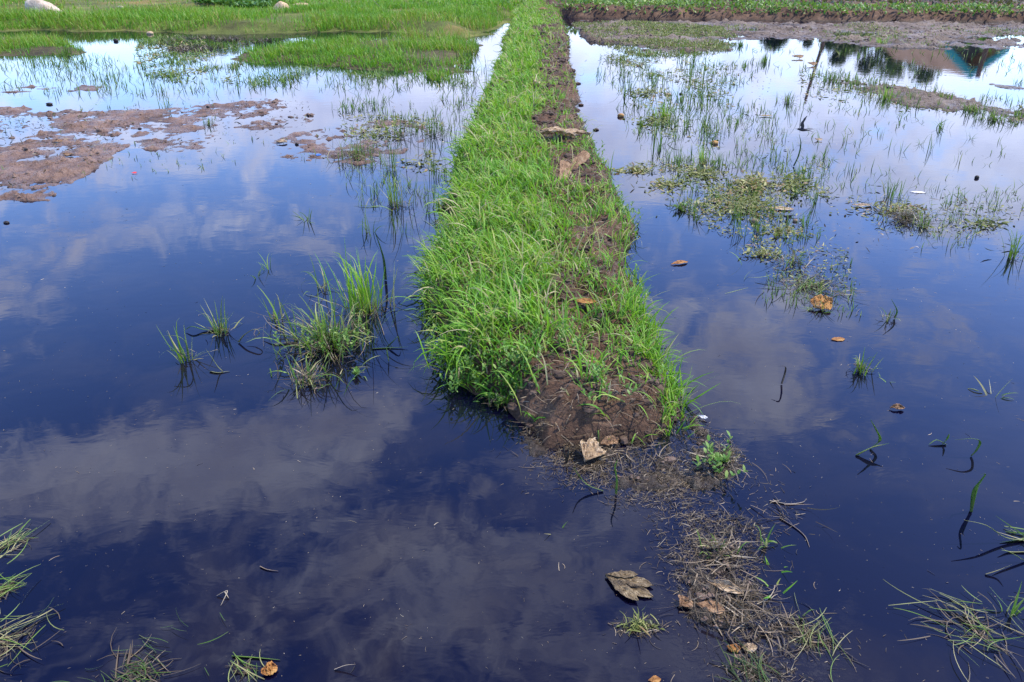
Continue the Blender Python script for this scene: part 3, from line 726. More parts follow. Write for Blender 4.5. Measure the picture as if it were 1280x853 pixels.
# longer stems lying in the trail
for px, py, rx, ry, n in ((890, 690, 40, 40, 70), (915, 750, 40, 30, 70), (960, 780, 60, 20, 60), (760, 570, 70, 22, 60), (890, 575, 30, 20, 50), (720, 555, 30, 14, 30), (985, 640, 40, 16, 10)):
    qx, qy = at(px + rng.normal(0, rx * .5, n), py + rng.normal(0, ry * .5, n))
    qz = hs_(qx, qy); qz = np.where(np.isfinite(qz), np.maximum(qz, 0), 0) + rng.uniform(0.003, 0.010, n)
    parts.append(blades(np.stack([qx, qy, qz], 1), rng.normal(-0.6, 0.9, n), rng.uniform(0.03, 0.11, n), rng.uniform(0.0015, 0.0035, n), rng.normal(1.5, 0.12, n), rng.normal(0, 0.25, n), 1, 5, tint=np.clip(rng.beta(1.6, 1.5, n), 0, 1), sway=rng.normal(0, 0.7, n), zmin=0.002))
V, F, A = join(parts)
tag(mesh_np('wet_straw', V, F, M_straw, A), 'wet brown straw and fibres matted over the mud spits', kind='stuff')

parts = []
n = 2600
q = rng.random(n)
px = rng.uniform(-60, 1340, n); py = 90 + 800 * q ** 1.25
bx, by = at(px, py)
sc = np.clip(by / 4, 0.45, 2.2)
parts.append(blades(np.stack([bx, by, rng.uniform(0.0008, 0.002, n)], 1), rng.uniform(0, 6.283, n), rng.gamma(1.6, 0.0035, n) * sc + 0.0025, rng.uniform(0.001, 0.0026, n) * sc, 1.57, rng.normal(0, 0.15, n), 1, 2, 'leaf', tint=np.clip(rng.beta(2.4, 1.1, n), 0, 1), zmin=0.0008))
n = 80                                           # drifting broken stems
px = rng.uniform(-40, 1320, n); py = rng.uniform(250, 880, n)
bx, by = at(px, py)
parts.append(blades(np.stack([bx, by, np.full(n, 0.0015)], 1), rng.uniform(0, 6.283, n), rng.uniform(0.008, 0.035, n), rng.uniform(0.0006, 0.0013, n), 1.555, 0.0, 1, 5, tint=np.clip(rng.beta(2.0, 1.2, n), 0, 1), sway=rng.normal(0, 0.9, n), zmin=0.001))
for poly, cnt in (([(-10, 140), (140, 140), (170, 160), (120, 210), (50, 245), (-10, 240)], 420), ([(160, 130), (390, 125), (380, 160), (200, 190)], 200), ([(900, 35), (1280, 40), (1280, 60), (950, 50)], 260), ([(420, 130), (560, 130), (560, 200), (420, 200)], 90), ([(760, 70), (960, 70), (1010, 300), (860, 300)], 260), ([(1010, 230), (1280, 240), (1280, 320), (1010, 320)], 70)):
    P = poly_world(poly)
    x0, y0 = P.min(0); x1, y1 = P.max(0)
    qx = rng.uniform(x0, x1, cnt * 3); qy = rng.uniform(y0, y1, cnt * 3); k = inside(P, qx, qy); qx, qy = qx[k][:cnt], qy[k][:cnt]; c = len(qx)
    parts.append(blades(np.stack([qx, qy, rng.uniform(0.004, 0.03, c)], 1), rng.uniform(0, 6.283, c), rng.gamma(2, 0.012, c) + 0.008, rng.uniform(0.004, 0.012, c), rng.normal(1.5, 0.15, c), rng.normal(0, 0.5, c), 1, 3, 'leaf', tint=np.clip(rng.beta(1.2, 2.0, c), 0, 1), zmin=0.003))
V, F, A = join(parts)
tag(mesh_np('floating_litter', V, F, M_straw, A), 'tiny flecks of dead plant matter drifting on the water and mud', kind='stuff')

# ---- crumbs and clods of earth
M_clod = plain_mat('earth_crumb', (0.03, 0.018, 0.012), (0.13, 0.085, 0.06), 9, 0.9, 0.6)
M_mudclod = plain_mat('mud_crumb', (0.04, 0.025, 0.018), (0.22, 0.145, 0.105), 5, 0.65, 0.6, 0.35)
x, y = scatter(BP, lambda x, y: 1500 * np.clip(3.0 / np.maximum(y, 1.8), 0.12, 1) * (0.08 + bare_at(x, y)) * np.clip(0.7 + 3 * fbm(x * 7, y * 7, 301, 2), 0.1, 2))
z = hb(x, y); k = np.isfinite(z) & (z > -0.01); x, y, z = x[k], y[k], z[k]; n = len(x)
V, F, A = clods(x, y, z, (0.003 + rng.gamma(1.5, 0.0042, n)) * (1 + 0.6 * np.clip((y - 4) / 8, 0, 1)))
tag(mesh_np('earth_crumbs', V, F, M_clod, A, smooth=False), 'dark crumbs of earth over the bare soil of the bund', kind='stuff')
hfl = height_on(O('mud_flat') + O('mud_spit') + O('grass_island'))
parts = []
for poly, den, r0 in (([(-60, 130), (140, 136), (400, 122), (400, 165), (250, 195), (160, 200), (60, 255), (-60, 255)], 190, 0.006), ([(330, 140), (550, 150), (550, 170), (430, 212), (340, 205)], 120, 0.005),
                      ([(712, 24), (1320, 27), (1320, 66), (940, 56), (900, 70), (780, 70), (720, 44)], 110, 0.011), ([(1030, 92), (1110, 102), (1240, 132), (1300, 140), (1300, 156), (1150, 142), (1030, 114)], 170, 0.008),
                      ([(280, 70), (440, 62), (600, 80), (575, 106), (500, 96), (300, 90)], 60, 0.010), ([(645, 510), (940, 520), (940, 605), (720, 600)], 1500, 0.004), ([(835, 640), (1010, 640), (1060, 810), (1000, 865), (900, 860), (840, 740)], 1500, 0.004)):
    x, y = scatter(poly_world(poly), lambda x, y: den * np.clip(0.6 + 4 * fbm(x * (3 if den < 1000 else 9), y * (3 if den < 1000 else 9), 311, 3), 0.02, 2.2))
    z = hfl(x, y); k = np.isfinite(z) & (z > -r0 * 0.6); x, y, z = x[k], y[k], np.maximum(z[k], -0.002); n = len(x)
    parts.append(clods(x, y, z, r0 * (0.4 + rng.gamma(1.6, 0.55, n))))
V, F, A = join(parts)
tag(mesh_np('mud_crumbs', V, F, M_mudclod, A, smooth=False), 'small wet clods scattered over the mud flats and spits', kind='stuff')

# ---- more thin shoots than one could tell apart, standing in the shallows of the right and left fields
parts = []
for poly, cnt, ln in (([(745, 64), (960, 70), (930, 130), (780, 150), (745, 100)], 380, 0.105), ([(780, 130), (960, 120), (1000, 230), (860, 230), (790, 190)], 310, 0.10), ([(845, 200), (1040, 195), (1080, 330), (940, 330), (850, 280)], 380, 0.07),
                      ([(1000, 85), (1300, 130), (1300, 175), (1000, 130)], 330, 0.09), ([(950, 290), (1060, 300), (1075, 400), (960, 380)], 150, 0.06), ([(1050, 235), (1290, 240), (1290, 310), (1050, 310)], 150, 0.07), ([(900, 60), (1290, 62), (1290, 100), (960, 90)], 120, 0.10), ([(940, 120), (1290, 170), (1290, 240), (960, 230)], 110, 0.09),
                      ([(0, 76), (600, 84), (595, 112), (0, 125)], 520, 0.11), ([(410, 125), (590, 120), (560, 250), (440, 270)], 260, 0.11), ([(0, 130), (420, 120), (420, 200), (0, 240)], 150, 0.05)):
    P = poly_world(poly); x0, y0 = P.min(0); x1, y1 = P.max(0)
    x = rng.uniform(x0, x1, cnt * 6); y = rng.uniform(y0, y1, cnt * 6)
    k = inside(P, x, y) & (fbm(x * 1.9, y * 1.9, 321, 3) > 0.02 + 0.05 * rng.normal(0, 1, len(x)))
    x, y = x[k][:cnt], y[k][:cnt]; n = len(x)
    for rep in range(2):
        xx = x + rng.normal(0, 0.012, n); yy = y + rng.normal(0, 0.012, n)
        parts.append(blades(np.stack([xx, yy, np.full(n, -0.01)], 1), rng.uniform(0, 6.283, n), ln * rng.uniform(0.35, 1.25, n), 0.0045 * np.clip(y / 6, 0.8, 1.8), np.abs(rng.normal(0.4, 0.35, n)), rng.gamma(2, 0.35, n), rng.uniform(1, 3, n), 4, tint=np.clip(rng.normal(0.6, 0.24, n), 0, 1), zmin=-0.012, sway=rng.normal(0, 0.5, n)))
V, F, A = join(parts)
tag(mesh_np('shallow_grass', V, F, M_sedge, A), 'thin grass shoots standing all over the shallows of both fields', kind='stuff')
parts = []
for poly, cnt in (([(855, 205), (1030, 205), (1050, 300), (930, 310), (860, 270)], 1500), ([(775, 75), (930, 72), (900, 190), (800, 170)], 700), ([(1040, 245), (1290, 255), (1290, 300), (1050, 290)], 420), ([(940, 300), (1060, 310), (1075, 395), (960, 360)], 380), ([(770, 195), (860, 205), (880, 260), (800, 240)], 260), ([(1000, 88), (1290, 135), (1290, 165), (1000, 120)], 500), ([(170, 48), (300, 56), (300, 105), (170, 100)], 900), ([(430, 145), (560, 145), (540, 215), (420, 215)], 420)):
    P = poly_world(poly); x0, y0 = P.min(0); x1, y1 = P.max(0)
    x = rng.uniform(x0, x1, cnt * 5); y = rng.uniform(y0, y1, cnt * 5)
    k = inside(P, x, y) & (fbm(x * 2.6, y * 2.6, 331, 4) > 0.05 + 0.05 * rng.normal(0, 1, len(x)))
    x, y = x[k][:cnt], y[k][:cnt]; n = len(x); sc = np.clip(y / 5, 0.7, 2.2)
    parts.append(blades(np.stack([x, y, rng.uniform(0.001, 0.012, n)], 1), rng.uniform(0, 6.283, n), rng.uniform(0.012, 0.04, n) * sc, rng.uniform(0.004, 0.010, n) * sc, rng.normal(1.4, 0.2, n), rng.normal(0.1, 0.3, n), 1, 3, 'leaf', tint=np.clip(rng.normal(0.6, 0.28, n), 0, 1), zmin=0.001, sway=rng.normal(0, 0.8, n)))
V, F, A = join(parts)
tag(mesh_np('weed_scum', V, F, M_mat, A), 'loose scum of brown and olive weed scraps floating in the shallows', kind='stuff')

# ---- broad leaved weeds at the foot and on the shoulder of the bund
parts = []
for px, py, rx, ry, n in ((590, 470, 22, 12, 26), (640, 478, 26, 10, 26), (545, 420, 10, 26, 14), (700, 452, 30, 14, 16), (760, 500, 40, 16, 12), (800, 360, 10, 30, 8), (780, 262, 18, 14, 26), (745, 205, 10, 14, 16), (560, 300, 14, 60, 26), (892, 566, 22, 14, 12)):
    x, y = at(px + rng.normal(0, rx * .6, n), py + rng.normal(0, ry * .6, n), 0.06)
    z = hb(x, y)
    z = np.where(np.isfinite(z), np.maximum(z, 0.0), 0.0) + 0.02
    for i in range(n):
        m = int(rng.integers(6, 12)); q = np.linspace(0.2, 1, m); hh = rng.uniform(0.03, 0.09); lx, ly = rng.normal(0, 0.03, 2)
        rt = np.stack([x[i] + lx * q, y[i] + ly * q, z[i] - 0.01 + hh * q], 1)
        parts.append(blades(rt, np.arange(m) * 2.4 + rng.uniform(0, 6), rng.uniform(0.014, 0.028, m), rng.uniform(0.007, 0.013, m), 0.95 - 0.5 * q, 0.5, 1, 4, 'leaf', tint=np.clip(rng.normal(0.55, 0.22, m), 0, 1), roll=np.zeros(m)))
V, F, A = join(parts)
tag(mesh_np('bund_weeds', V, F, M_weed, A), 'small broad leaved weeds growing among the grass of the bund', kind='stuff')
# ================================================================== single things
def vein_mat(name, c0, c1, c2, rough=0.6, spec=0.3):
    m, nt, out = new_mat(name)
    u = N_(nt, 'ShaderNodeAttribute', attribute_name='along').outputs['Fac']; v = N_(nt, 'ShaderNodeAttribute', attribute_name='across').outputs['Fac']
    av = math_(nt, 'ABSOLUTE', v)
    oc = N_(nt, 'ShaderNodeTexCoord').outputs['Object']
    n1 = noise_(nt, 26, 6, 0.65, oc); n2 = noise_(nt, 130, 4, 0.6, oc)
    side = math_(nt, 'PINGPONG', math_(nt, 'ADD', math_(nt, 'SUBTRACT', math_(nt, 'MULTIPLY', u, 7.0), math_(nt, 'MULTIPLY', av, 2.6)), math_(nt, 'MULTIPLY', n1, 0.5)), 0.5)
    vein = math_(nt, 'SUBTRACT', 1.0, math_(nt, 'MULTIPLY', side, 7.0), True)
    mid = math_(nt, 'SUBTRACT', 1.0, math_(nt, 'MULTIPLY', av, 14.0), True)
    vv = math_(nt, 'MAXIMUM', math_(nt, 'MULTIPLY', vein, 0.6), mid)
    f = math_(nt, 'ADD', math_(nt, 'MULTIPLY', math_(nt, 'SUBTRACT', n1, 0.5), 2.4), math_(nt, 'ADD', 0.5, math_(nt, 'MULTIPLY', math_(nt, 'SUBTRACT', n2, 0.5), 0.9)), True)
    c = ramp(nt, f, [(0.15, c0), (0.55, c1), (1.0, c2)])
    c = mixc(nt, math_(nt, 'MULTIPLY', vv, 0.55), c, c2)
    b = N_(nt, 'ShaderNodeBsdfPrincipled'); nt.links.new(c, b.inputs['Base Color'])
    b.inputs['Roughness'].default_value = rough; b.inputs['Specular IOR Level'].default_value = spec
    bp = N_(nt, 'ShaderNodeBump'); bp.inputs['Strength'].default_value = 0.8; bp.inputs['Distance'].default_value = 0.004
    nt.links.new(math_(nt, 'ADD', vv, math_(nt, 'ADD', math_(nt, 'MULTIPLY', n1, 1.5), n2)), bp.inputs['Height']); nt.links.new(bp.outputs[0], b.inputs['Normal'])
    t = N_(nt, 'ShaderNodeBsdfTranslucent'); nt.links.new(c, t.inputs['Color'])
    mx = N_(nt, 'ShaderNodeMixShader'); mx.inputs[0].default_value = 0.2
    nt.links.new(b.outputs[0], mx.inputs[1]); nt.links.new(t.outputs[0], mx.inputs[2]); nt.links.new(mx.outputs[0], out.inputs[0])
    return m
M_leaf_tan = vein_mat('dry_tan_leaf', (0.20, 0.12, 0.06), (0.48, 0.34, 0.20), (0.70, 0.57, 0.40))
M_leaf_brown = vein_mat('dry_brown_leaf', (0.10, 0.05, 0.025), (0.32, 0.18, 0.09), (0.46, 0.31, 0.18))
M_leaf_orange = vein_mat('orange_leaf', (0.20, 0.07, 0.02), (0.45, 0.20, 0.05), (0.60, 0.36, 0.12))
M_leaf_grey = vein_mat('soaked_leaf', (0.035, 0.022, 0.011), (0.18, 0.125, 0.062), (0.38, 0.29, 0.16), 0.4, 0.4)
M_rock = plain_mat('pale_rock', (0.30, 0.22, 0.16), (0.66, 0.55, 0.43), 4, 0.9, 0.8, 0.2, 0.02)
M_rock2 = plain_mat('tan_rock', (0.38, 0.25, 0.14), (0.62, 0.45, 0.28), 5, 0.9, 0.8, 0.2, 0.02)
M_dark = plain_mat('dark_wet_crust', (0.012, 0.010, 0.010), (0.04, 0.03, 0.025), 20, 0.5, 0.6)
M_white = plain_mat('bleached_white', (0.6, 0.56, 0.5), (0.85, 0.82, 0.78), 20, 0.6, 0.3)
M_red = plain_mat('red_petal', (0.55, 0.03, 0.04), (0.7, 0.06, 0.06), 20, 0.5, 0.2)
M_blue = plain_mat('blue_plastic', (0.03, 0.12, 0.5), (0.06, 0.2, 0.6), 20, 0.4, 0.2)
M_bird = plain_mat('dark_feathers', (0.012, 0.010, 0.014), (0.05, 0.04, 0.045), 40, 0.55, 0.3)
M_wood = plain_mat('weathered_wood', (0.10, 0.055, 0.035), (0.24, 0.14, 0.09), 6, 0.85, 0.5)
M_bark = plain_mat('bark', (0.06, 0.045, 0.03), (0.16, 0.12, 0.085), 5, 0.95, 0.8)
M_thatch = earth_mat('rusty_roof', [(0.1, (0.20, 0.11, 0.06)), (0.5, (0.42, 0.26, 0.16)), (1.0, (0.55, 0.38, 0.27))], 1.2, (0.9, 0.9), 0.5, 0.2, 14, 0.03)
M_teal = plain_mat('teal_paint', (0.03, 0.28, 0.28), (0.06, 0.40, 0.38), 4, 0.55, 0.2)
M_wall = plain_mat('grey_wall', (0.10, 0.10, 0.10), (0.18, 0.17, 0.16), 2, 0.9, 0.4)
M_crown = leaf_mat('tree_foliage', [(0.0, (0.018, 0.05, 0.014)), (0.6, (0.04, 0.09, 0.02)), (1.0, (0.08, 0.15, 0.03))], 0.25, tip_amt=0.05)
M_banana = leaf_mat('banana_leaf', [(0.0, (0.06, 0.18, 0.03)), (1.0, (0.16, 0.32, 0.06))], 0.35, tip_amt=0.1)

hb_all = height_on(O('earth_bund') + O('mud_spit') + O('mud_flat') + O('meadow') + O('grass_island') + O('far_embankment') + O('ground'))
def ground_z(x, y, lo=0.0):
    z = hb_all(np.array([x]), np.array([y]))[0]
    return max(lo, float(z)) if np.isfinite(z) else lo
def spot(px, py):
    """point of the land or water seen at a pixel (three steps down the slope)"""
    z = 0.0
    for _ in range(6):
        x, y = at(px, py, z); z = ground_z(float(x), float(y))
    return float(x), float(y), z

# ------------------------------------------------------------------ grass tufts
def tuft_geo(n, h, spread, kind='upright', tm=0.5, wd=0.006, hfix=None):
    r = np.abs(rng.normal(0, 0.5, n)) * spread; a = rng.uniform(0, 6.283, n)
    root = np.stack([r * np.cos(a), r * np.sin(a), np.full(n, -0.015)], 1)
    head = a + rng.normal(0, 0.9, n)
    L = h * rng.uniform(0.45, 1.12, n)
    tint = np.clip(rng.normal(tm, 0.2, n) + (rng.random(n) < 0.12) * 0.35, 0, 1)
    if kind == 'upright': lean, cur, pw = np.abs(rng.normal(0.10, 0.16, n)), rng.gamma(2.0, 0.22, n), 1.6
    elif kind == 'bent':  lean, cur, pw = np.abs(rng.normal(0.25, 0.25, n)), rng.gamma(3.0, 0.42, n), 1.3
    elif kind == 'splay': lean, cur, pw = np.abs(rng.normal(0.75, 0.3, n)), rng.gamma(3.0, 0.25, n), 1.0
    else:                 lean, cur, pw = rng.normal(1.52, 0.05, n), rng.normal(0.04, 0.10, n), 1.0
    if kind in ('upright', 'bent'):
        kk = rng.random(n) < 0.22
        pw = np.where(kk, 5.0, pw); cur = np.where(kk, rng.uniform(1.4, 2.4, n), cur)
    if kind == 'flat':
        root[:, 2] = rng.uniform(0.002, 0.010, n); m0 = rng.uniform(0, 3.14)
        root[:, :2] *= 1.3
        head = m0 + rng.normal(0, 0.45, n) + math.pi * (rng.random(n) < 0.5)
        root[:, 0] -= np.cos(head) * L * 0.5; root[:, 1] -= np.sin(head) * L * 0.5
        wd = wd * 0.45; tint = np.clip(tint - 0.08 + rng.normal(0, 0.15, n), 0, 1)
    return blades(root, head, L, wd * rng.uniform(0.6, 1.25, n), lean, cur, pw, 6, tint=tint, zmin=-0.02 if kind != 'flat' else 0.0015, sway=rng.normal(0, 0.6 if kind == 'flat' else 0.35, n))
def roots_geo(n, spread, tm=0.4, z=0.02, flat=False):
    r = np.abs(rng.normal(0, 0.55, n)) * spread; a = rng.uniform(0, 6.283, n)
    return blades(np.stack([r * np.cos(a), r * np.sin(a), rng.uniform(0.0, z, n)], 1), rng.uniform(0, 6.283, n), rng.uniform(0.25, 0.9, n) * spread + 0.01, rng.uniform(0.0012, 0.0034, n), np.full(n, 1.53) if flat else rng.normal(1.25, 0.3, n), rng.normal(0.0 if flat else 0.3, 0.1 if flat else 0.5, n), 1, 4, tint=np.clip(rng.normal(tm, 0.22, n), 0, 1), zmin=0.001 if flat else -0.01, sway=rng.normal(0, 0.8, n))
def weed_geo(n, spread, h, leaf=0.022, per=9):
    out = []; 
    r = np.abs(rng.normal(0, 0.5, n)) * spread; a = rng.uniform(0, 6.283, n)
    for i in range(n):
        bx, by = r[i] * math.cos(a[i]), r[i] * math.sin(a[i])
        hh = h * rng.uniform(0.5, 1.1); lx, ly = rng.normal(0, 0.35, 2) * hh
        out.append(blades([[bx, by, 0]], math.atan2(ly, lx), math.hypot(hh, math.hypot(lx, ly)), 0.0025, math.atan2(math.hypot(lx, ly), hh), 0.0, 1, 3, 'stem', tint=0.4))
        q = np.linspace(0.35, 1.0, per)
        rt = np.stack([bx + lx * q, by + ly * q, hh * q], 1)
        hd = np.arange(per) * 2.4 + rng.uniform(0, 6)
        out.append(blades(rt, hd, leaf * (1.15 - 0.4 * q) * rng.uniform(0.8, 1.2, per), leaf * 0.55, 0.9 - 0.5 * (q - 0.3), 0.5, 1, 4, 'leaf', tint=np.clip(rng.normal(0.6, 0.2, per), 0, 1), roll=np.zeros(per)))
    return join(out)
def solo(name, geo, mat, loc, label, cat, group=None):
    o = mesh_np(name, geo[0], geo[1], mat, geo[2]); o.location = loc
    return tag(o, label, cat, group)
def tuft(label, px, py, n, hpx, spx, kind='upright', tm=0.5, wd=0.006, roots=0, weeds=0, name='grass_tuft', cat='grass tuft', dry=0, mat=None, group=None):
    x, y, z = spot(px, py); s = S(py)
    wd = max(wd, 0.9 / s)
    g = tuft_geo(n, hpx / s, spx / s, kind, tm, wd)
    if dry: g = join([g, tuft_geo(dry, hpx / s * 0.8, spx / s, 'splay', 0.98, wd * 0.8)])
    if not roots and not weeds:
        return solo(name, g, mat or M_sedge, (x, y, z), label, cat, group)
    e = tag(empty(name, (x, y, z)), label, cat, group)
    mesh_np('blades', g[0], g[1], mat or M_sedge, g[2], parent=e)
    if roots:
        q = roots_geo(roots, spx / s * 0.9, 0.32, 0.006 if kind == 'flat' else 0.03, kind == 'flat')
        mesh_np('roots', q[0], q[1], M_straw, q[2], parent=e)
    if weeds:
        q = weed_geo(weeds, spx / s * 0.8, hpx / s * 0.35)
        mesh_np('weed_leaves', q[0], q[1], M_weed, q[2], parent=e)
    return e

# large tufts left of the bund
tuft('dense bright upright grass tuft, tallest of the cluster left of the bund', 458, 388, 75, 78, 34, 'upright', 0.62, 0.008, 120, dry=10, mat=M_grass)
tuft('broad mixed tuft of grass and leafy weeds on a root clump, left of the bund', 412, 432, 120, 72, 70, 'bent', 0.62, 0.0065, 320, 30, dry=26)
tuft('low straggly tuft at the near side of the broad weedy tuft', 385, 478, 34, 44, 42, 'bent', 0.6, 0.006, 130, dry=16)
tuft('small upright tuft at the left side of the broad weedy tuft', 346, 402, 10, 48, 15, 'upright', 0.55, 0.006, 30, dry=3)
tuft('thin tuft standing behind the broad weedy tuft', 405, 362, 12, 44, 14, 'bent', 0.5, 0.006, 24)
tuft('short tuft with long side blade, right of the pair far left of the bund', 275, 416, 18, 46, 16, 'upright', 0.62, 0.006, 60, dry=8)
tuft('thin spiky tuft, left one of the pair far left of the bund', 234, 450, 12, 58, 14, 'upright', 0.6, 0.006, 22, dry=6)
tuft('pale leafy sprig drooping over the water beside the cluster', 445, 470, 6, 26, 14, 'bent', 0.75, 0.006, 0, 3)
tuft('tiny green sprig, left one of two standing in open blue water', 322, 346, 5, 24, 6, 'bent', 0.6, 0.0055)
tuft('tiny green sprig, right one of two standing in open blue water', 336, 338, 5, 32, 6, 'bent', 0.55, 0.0055)
tuft('dark spidery sprig alone on pale water left of the bund', 384, 276, 8, 28, 9, 'splay', 0.3, 0.006)
tuft('dense olive tuft on the mud beside the grassy bund, wider than its neighbours', 447, 196, 80, 24, 44, 'upright', 0.72, 0.006, 160, dry=12)
tuft('thin sprigs on the far edge of the drowned mud patch', 500, 172, 22, 38, 24, 'upright', 0.5, 0.006, 60)
tuft('thin dark sprigs beside the bund, at the right end of the drowned mud patch', 541, 168, 24, 40, 24, 'upright', 0.42, 0.006, 60)
tuft('tall thin reedy tuft in the water just left of the bund', 494, 258, 26, 56, 20, 'upright', 0.55, 0.0065, 80, dry=8)
tuft('few long dark blades between the reedy tuft and the bund', 538, 262, 9, 50, 14, 'upright', 0.35, 0.006)
tuft('sparse bent blades below the reedy tuft', 462, 290, 9, 40, 16, 'bent', 0.4, 0.006)
tuft('dark sprigs in the water under the reedy tuft', 506, 292, 9, 44, 14, 'upright', 0.35, 0.006)
tuft('thin sprigs between the olive tuft and the reedy tuft', 490, 212, 20, 40, 20, 'upright', 0.45, 0.006, 40)
tuft('arching bright grass hanging over the water at the left foot of the bund', 568, 455, 42, 62, 26, 'bent', 0.55, 0.007, 40, mat=M_grass)
tuft('leafy weed at the water edge under the near left end of the bund', 622, 488, 14, 30, 16, 'bent', 0.55, 0.006, 60, 6)
tuft('leafy green weed at the tip of the mud spit', 905, 575, 5, 20, 20, 'bent', 0.5, 0.005, 160, 12, name='leafy_weed', cat='weed')
tuft('small green stem with drooping blades near the shore of the near left grass', 530, 405, 10, 46, 12, 'bent', 0.55, 0.006)
# right side tufts
tuft('bright green tuft standing in the loose weed right of the bund', 880, 204, 36, 30, 10, 'upright', 0.68, 0.006, 60, mat=M_grass)
tuft('bushy green tuft in the shallow right field, beside orange lumps', 830, 148, 60, 26, 20, 'upright', 0.7, 0.007, 60, mat=M_grass)
tuft('dark leafy clump at the left edge of the floating weed', 852, 262, 24, 16, 14, 'bent', 0.3, 0.008, 60, 6)
tuft('brown tussock of old grass with reedy stems behind it', 1130, 275, 40, 18, 28, 'bent', 0.9, 0.006, 300)
tuft('tall thin stems rising behind the brown tussock', 1112, 248, 26, 40, 26, 'upright', 0.5, 0.006, 20)
tuft('small green sprigs at the right end of the brown tussock', 1155, 284, 20, 24, 12, 'upright', 0.6, 0.006, 30)
tuft('sprawling raft of green and pale straw blades with an orange leaf on it', 1012, 358, 80, 46, 48, 'flat', 0.8, 0.0055, 160)
tuft('upright sprigs behind the sprawling straw raft', 990, 330, 26, 30, 34, 'bent', 0.6, 0.0055, 60)
tuft('small dark clump holding up the orange leaf', 1024, 388, 22, 24, 12, 'splay', 0.3, 0.006, 40)
tuft('dark tuft cut by the right edge of the picture', 1268, 322, 20, 46, 14, 'upright', 0.4, 0.006, 20)
tuft('small mixed sprig near the two orange scraps', 1110, 400, 8, 26, 10, 'bent', 0.55, 0.005, 24)
tuft('small upright tuft in open water below the sprawling straw raft', 1074, 464, 22, 32, 14, 'upright', 0.6, 0.0055, 50, dry=4)
tuft('few thin blades right of the small upright tuft', 1108, 474, 7, 22, 10, 'splay', 0.6, 0.005)
tuft('flat star of pale blades on the water near the right edge', 1240, 496, 9, 34, 8, 'splay', 0.85, 0.0055)
tuft('leaning blades entering from the right edge above the straw clump', 1284, 672, 10, 70, 18, 'flat', 0.65, 0.007)
tuft('big raft of drowned pale straw at the lower right', 1218, 785, 46, 66, 66, 'flat', 1.0, 0.0036, 60, name='straw_raft', cat='straw')
tuft('green blades poking through the straw raft at the right edge', 1262, 770, 9, 52, 16, 'bent', 0.6, 0.006)
tuft('yellowish grass sprouting from the debris ridge', 896, 688, 20, 34, 22, 'bent', 0.8, 0.005, 80)
tuft('bright grass sprig at the far right side of the debris ridge', 958, 682, 8, 38, 12, 'bent', 0.62, 0.006)
tuft('star shaped bright grass shoot, upper one beside the debris ridge', 967, 710, 9, 24, 6, 'splay', 0.6, 0.007, mat=M_grass)
tuft('star shaped green shoot with dark reflection, lower one beside the debris ridge', 970, 740, 9, 34, 8, 'splay', 0.62, 0.007, mat=M_grass)
tuft('small shoot standing right of the debris ridge', 1002, 772, 5, 26, 6, 'bent', 0.6, 0.0055)
tuft('sheaf of long pale straw pointing right from the debris ridge', 1015, 798, 22, 66, 34, 'flat', 0.85, 0.0034, 40, name='straw_sheaf', cat='straw')
tuft('small pale star of grass in the dark water left of the debris ridge', 697, 664, 6, 22, 6, 'splay', 0.85, 0.004)
tuft('tangle of drowned straw at the lower left corner', 10, 800, 40, 60, 54, 'flat', 1.0, 0.0036, 50, name='straw_raft', cat='straw')
tuft('loose straw drifting in at the left edge above the corner tangle', 8, 680, 26, 58, 26, 'flat', 0.9, 0.0042, 30, name='straw_raft', cat='straw')
tuft('reddish straw strands at the left edge between two drifting tangles', 2, 740, 22, 50, 22, 'flat', 0.75, 0.004, 60, name='straw_raft', cat='straw')
tuft('small nest of yellow straw on the water at the bottom left', 305, 838, 14, 44, 18, 'flat', 0.95, 0.0042, 30, name='straw_raft', cat='straw')
tuft('submerged brown weed near the bottom left corner', 170, 846, 70, 40, 60, 'flat', 0.30, 0.0026, 60, name='drowned_weed', cat='weed')
tuft('dark bundle of rotting stalks at the bottom of the debris ridge', 940, 840, 24, 60, 26, 'flat', 0.15, 0.005, 80, name='rotting_stalks', cat='stalks')
# strip and back of the right field
tuft('green tuft at the left start of the weedy mud strip', 1040, 102, 46, 15, 26, 'upright', 0.66, 0.008, 60)
tuft('bright green tuft beside the mud hump of the weedy strip', 1107, 124, 40, 18, 14, 'upright', 0.7, 0.008, 40, mat=M_grass)
tuft('grass line on the far side of the mud hump', 1178, 122, 50, 10, 24, 'upright', 0.7, 0.008, 30)
tuft('grass at the right end of the mud hump', 1218, 134, 40, 13, 18, 'upright', 0.66, 0.008, 30)
tuft('dark green tuft with long stems at the right end of the weedy strip', 1245, 150, 50, 16, 24, 'bent', 0.55, 0.008, 60)
tuft('tuft at the right edge where the weedy strip leaves the picture', 1272, 146, 40, 14, 16, 'upright', 0.6, 0.008, 30)
tuft('lone pale green tuft in open water left of the pole reflection', 985, 128, 36, 15, 20, 'upright', 0.7, 0.007, 50)
tuft('drooping blades standing in the water below the mud hump', 1176, 160, 14, 16, 12, 'bent', 0.5, 0.008)
tuft('green tuft on the grey mud, left of the house reflection', 1100, 55, 36, 12, 12, 'upright', 0.72, 0.012, mat=M_grass)
tuft('green tuft at the water edge in front of the far mud flat', 925, 58, 26, 11, 10, 'upright', 0.68, 0.012)
tuft('small green tuft below the weedy edge of the far mud flat', 956, 78, 30, 12, 11, 'upright', 0.6, 0.010)
tuft('dark spiky tuft near the right edge beyond the weedy strip', 1272, 106, 18, 13, 8, 'upright', 0.3, 0.009)
tuft('dark overhanging tussock at the right end of the grassy island', 583, 76, 60, 16, 18, 'bent', 0.2, 0.012)
tuft('wide tuft on the islet at the far left, darker than the grass round it', 82, 66, 60, 16, 20, 'upright', 0.4, 0.011)
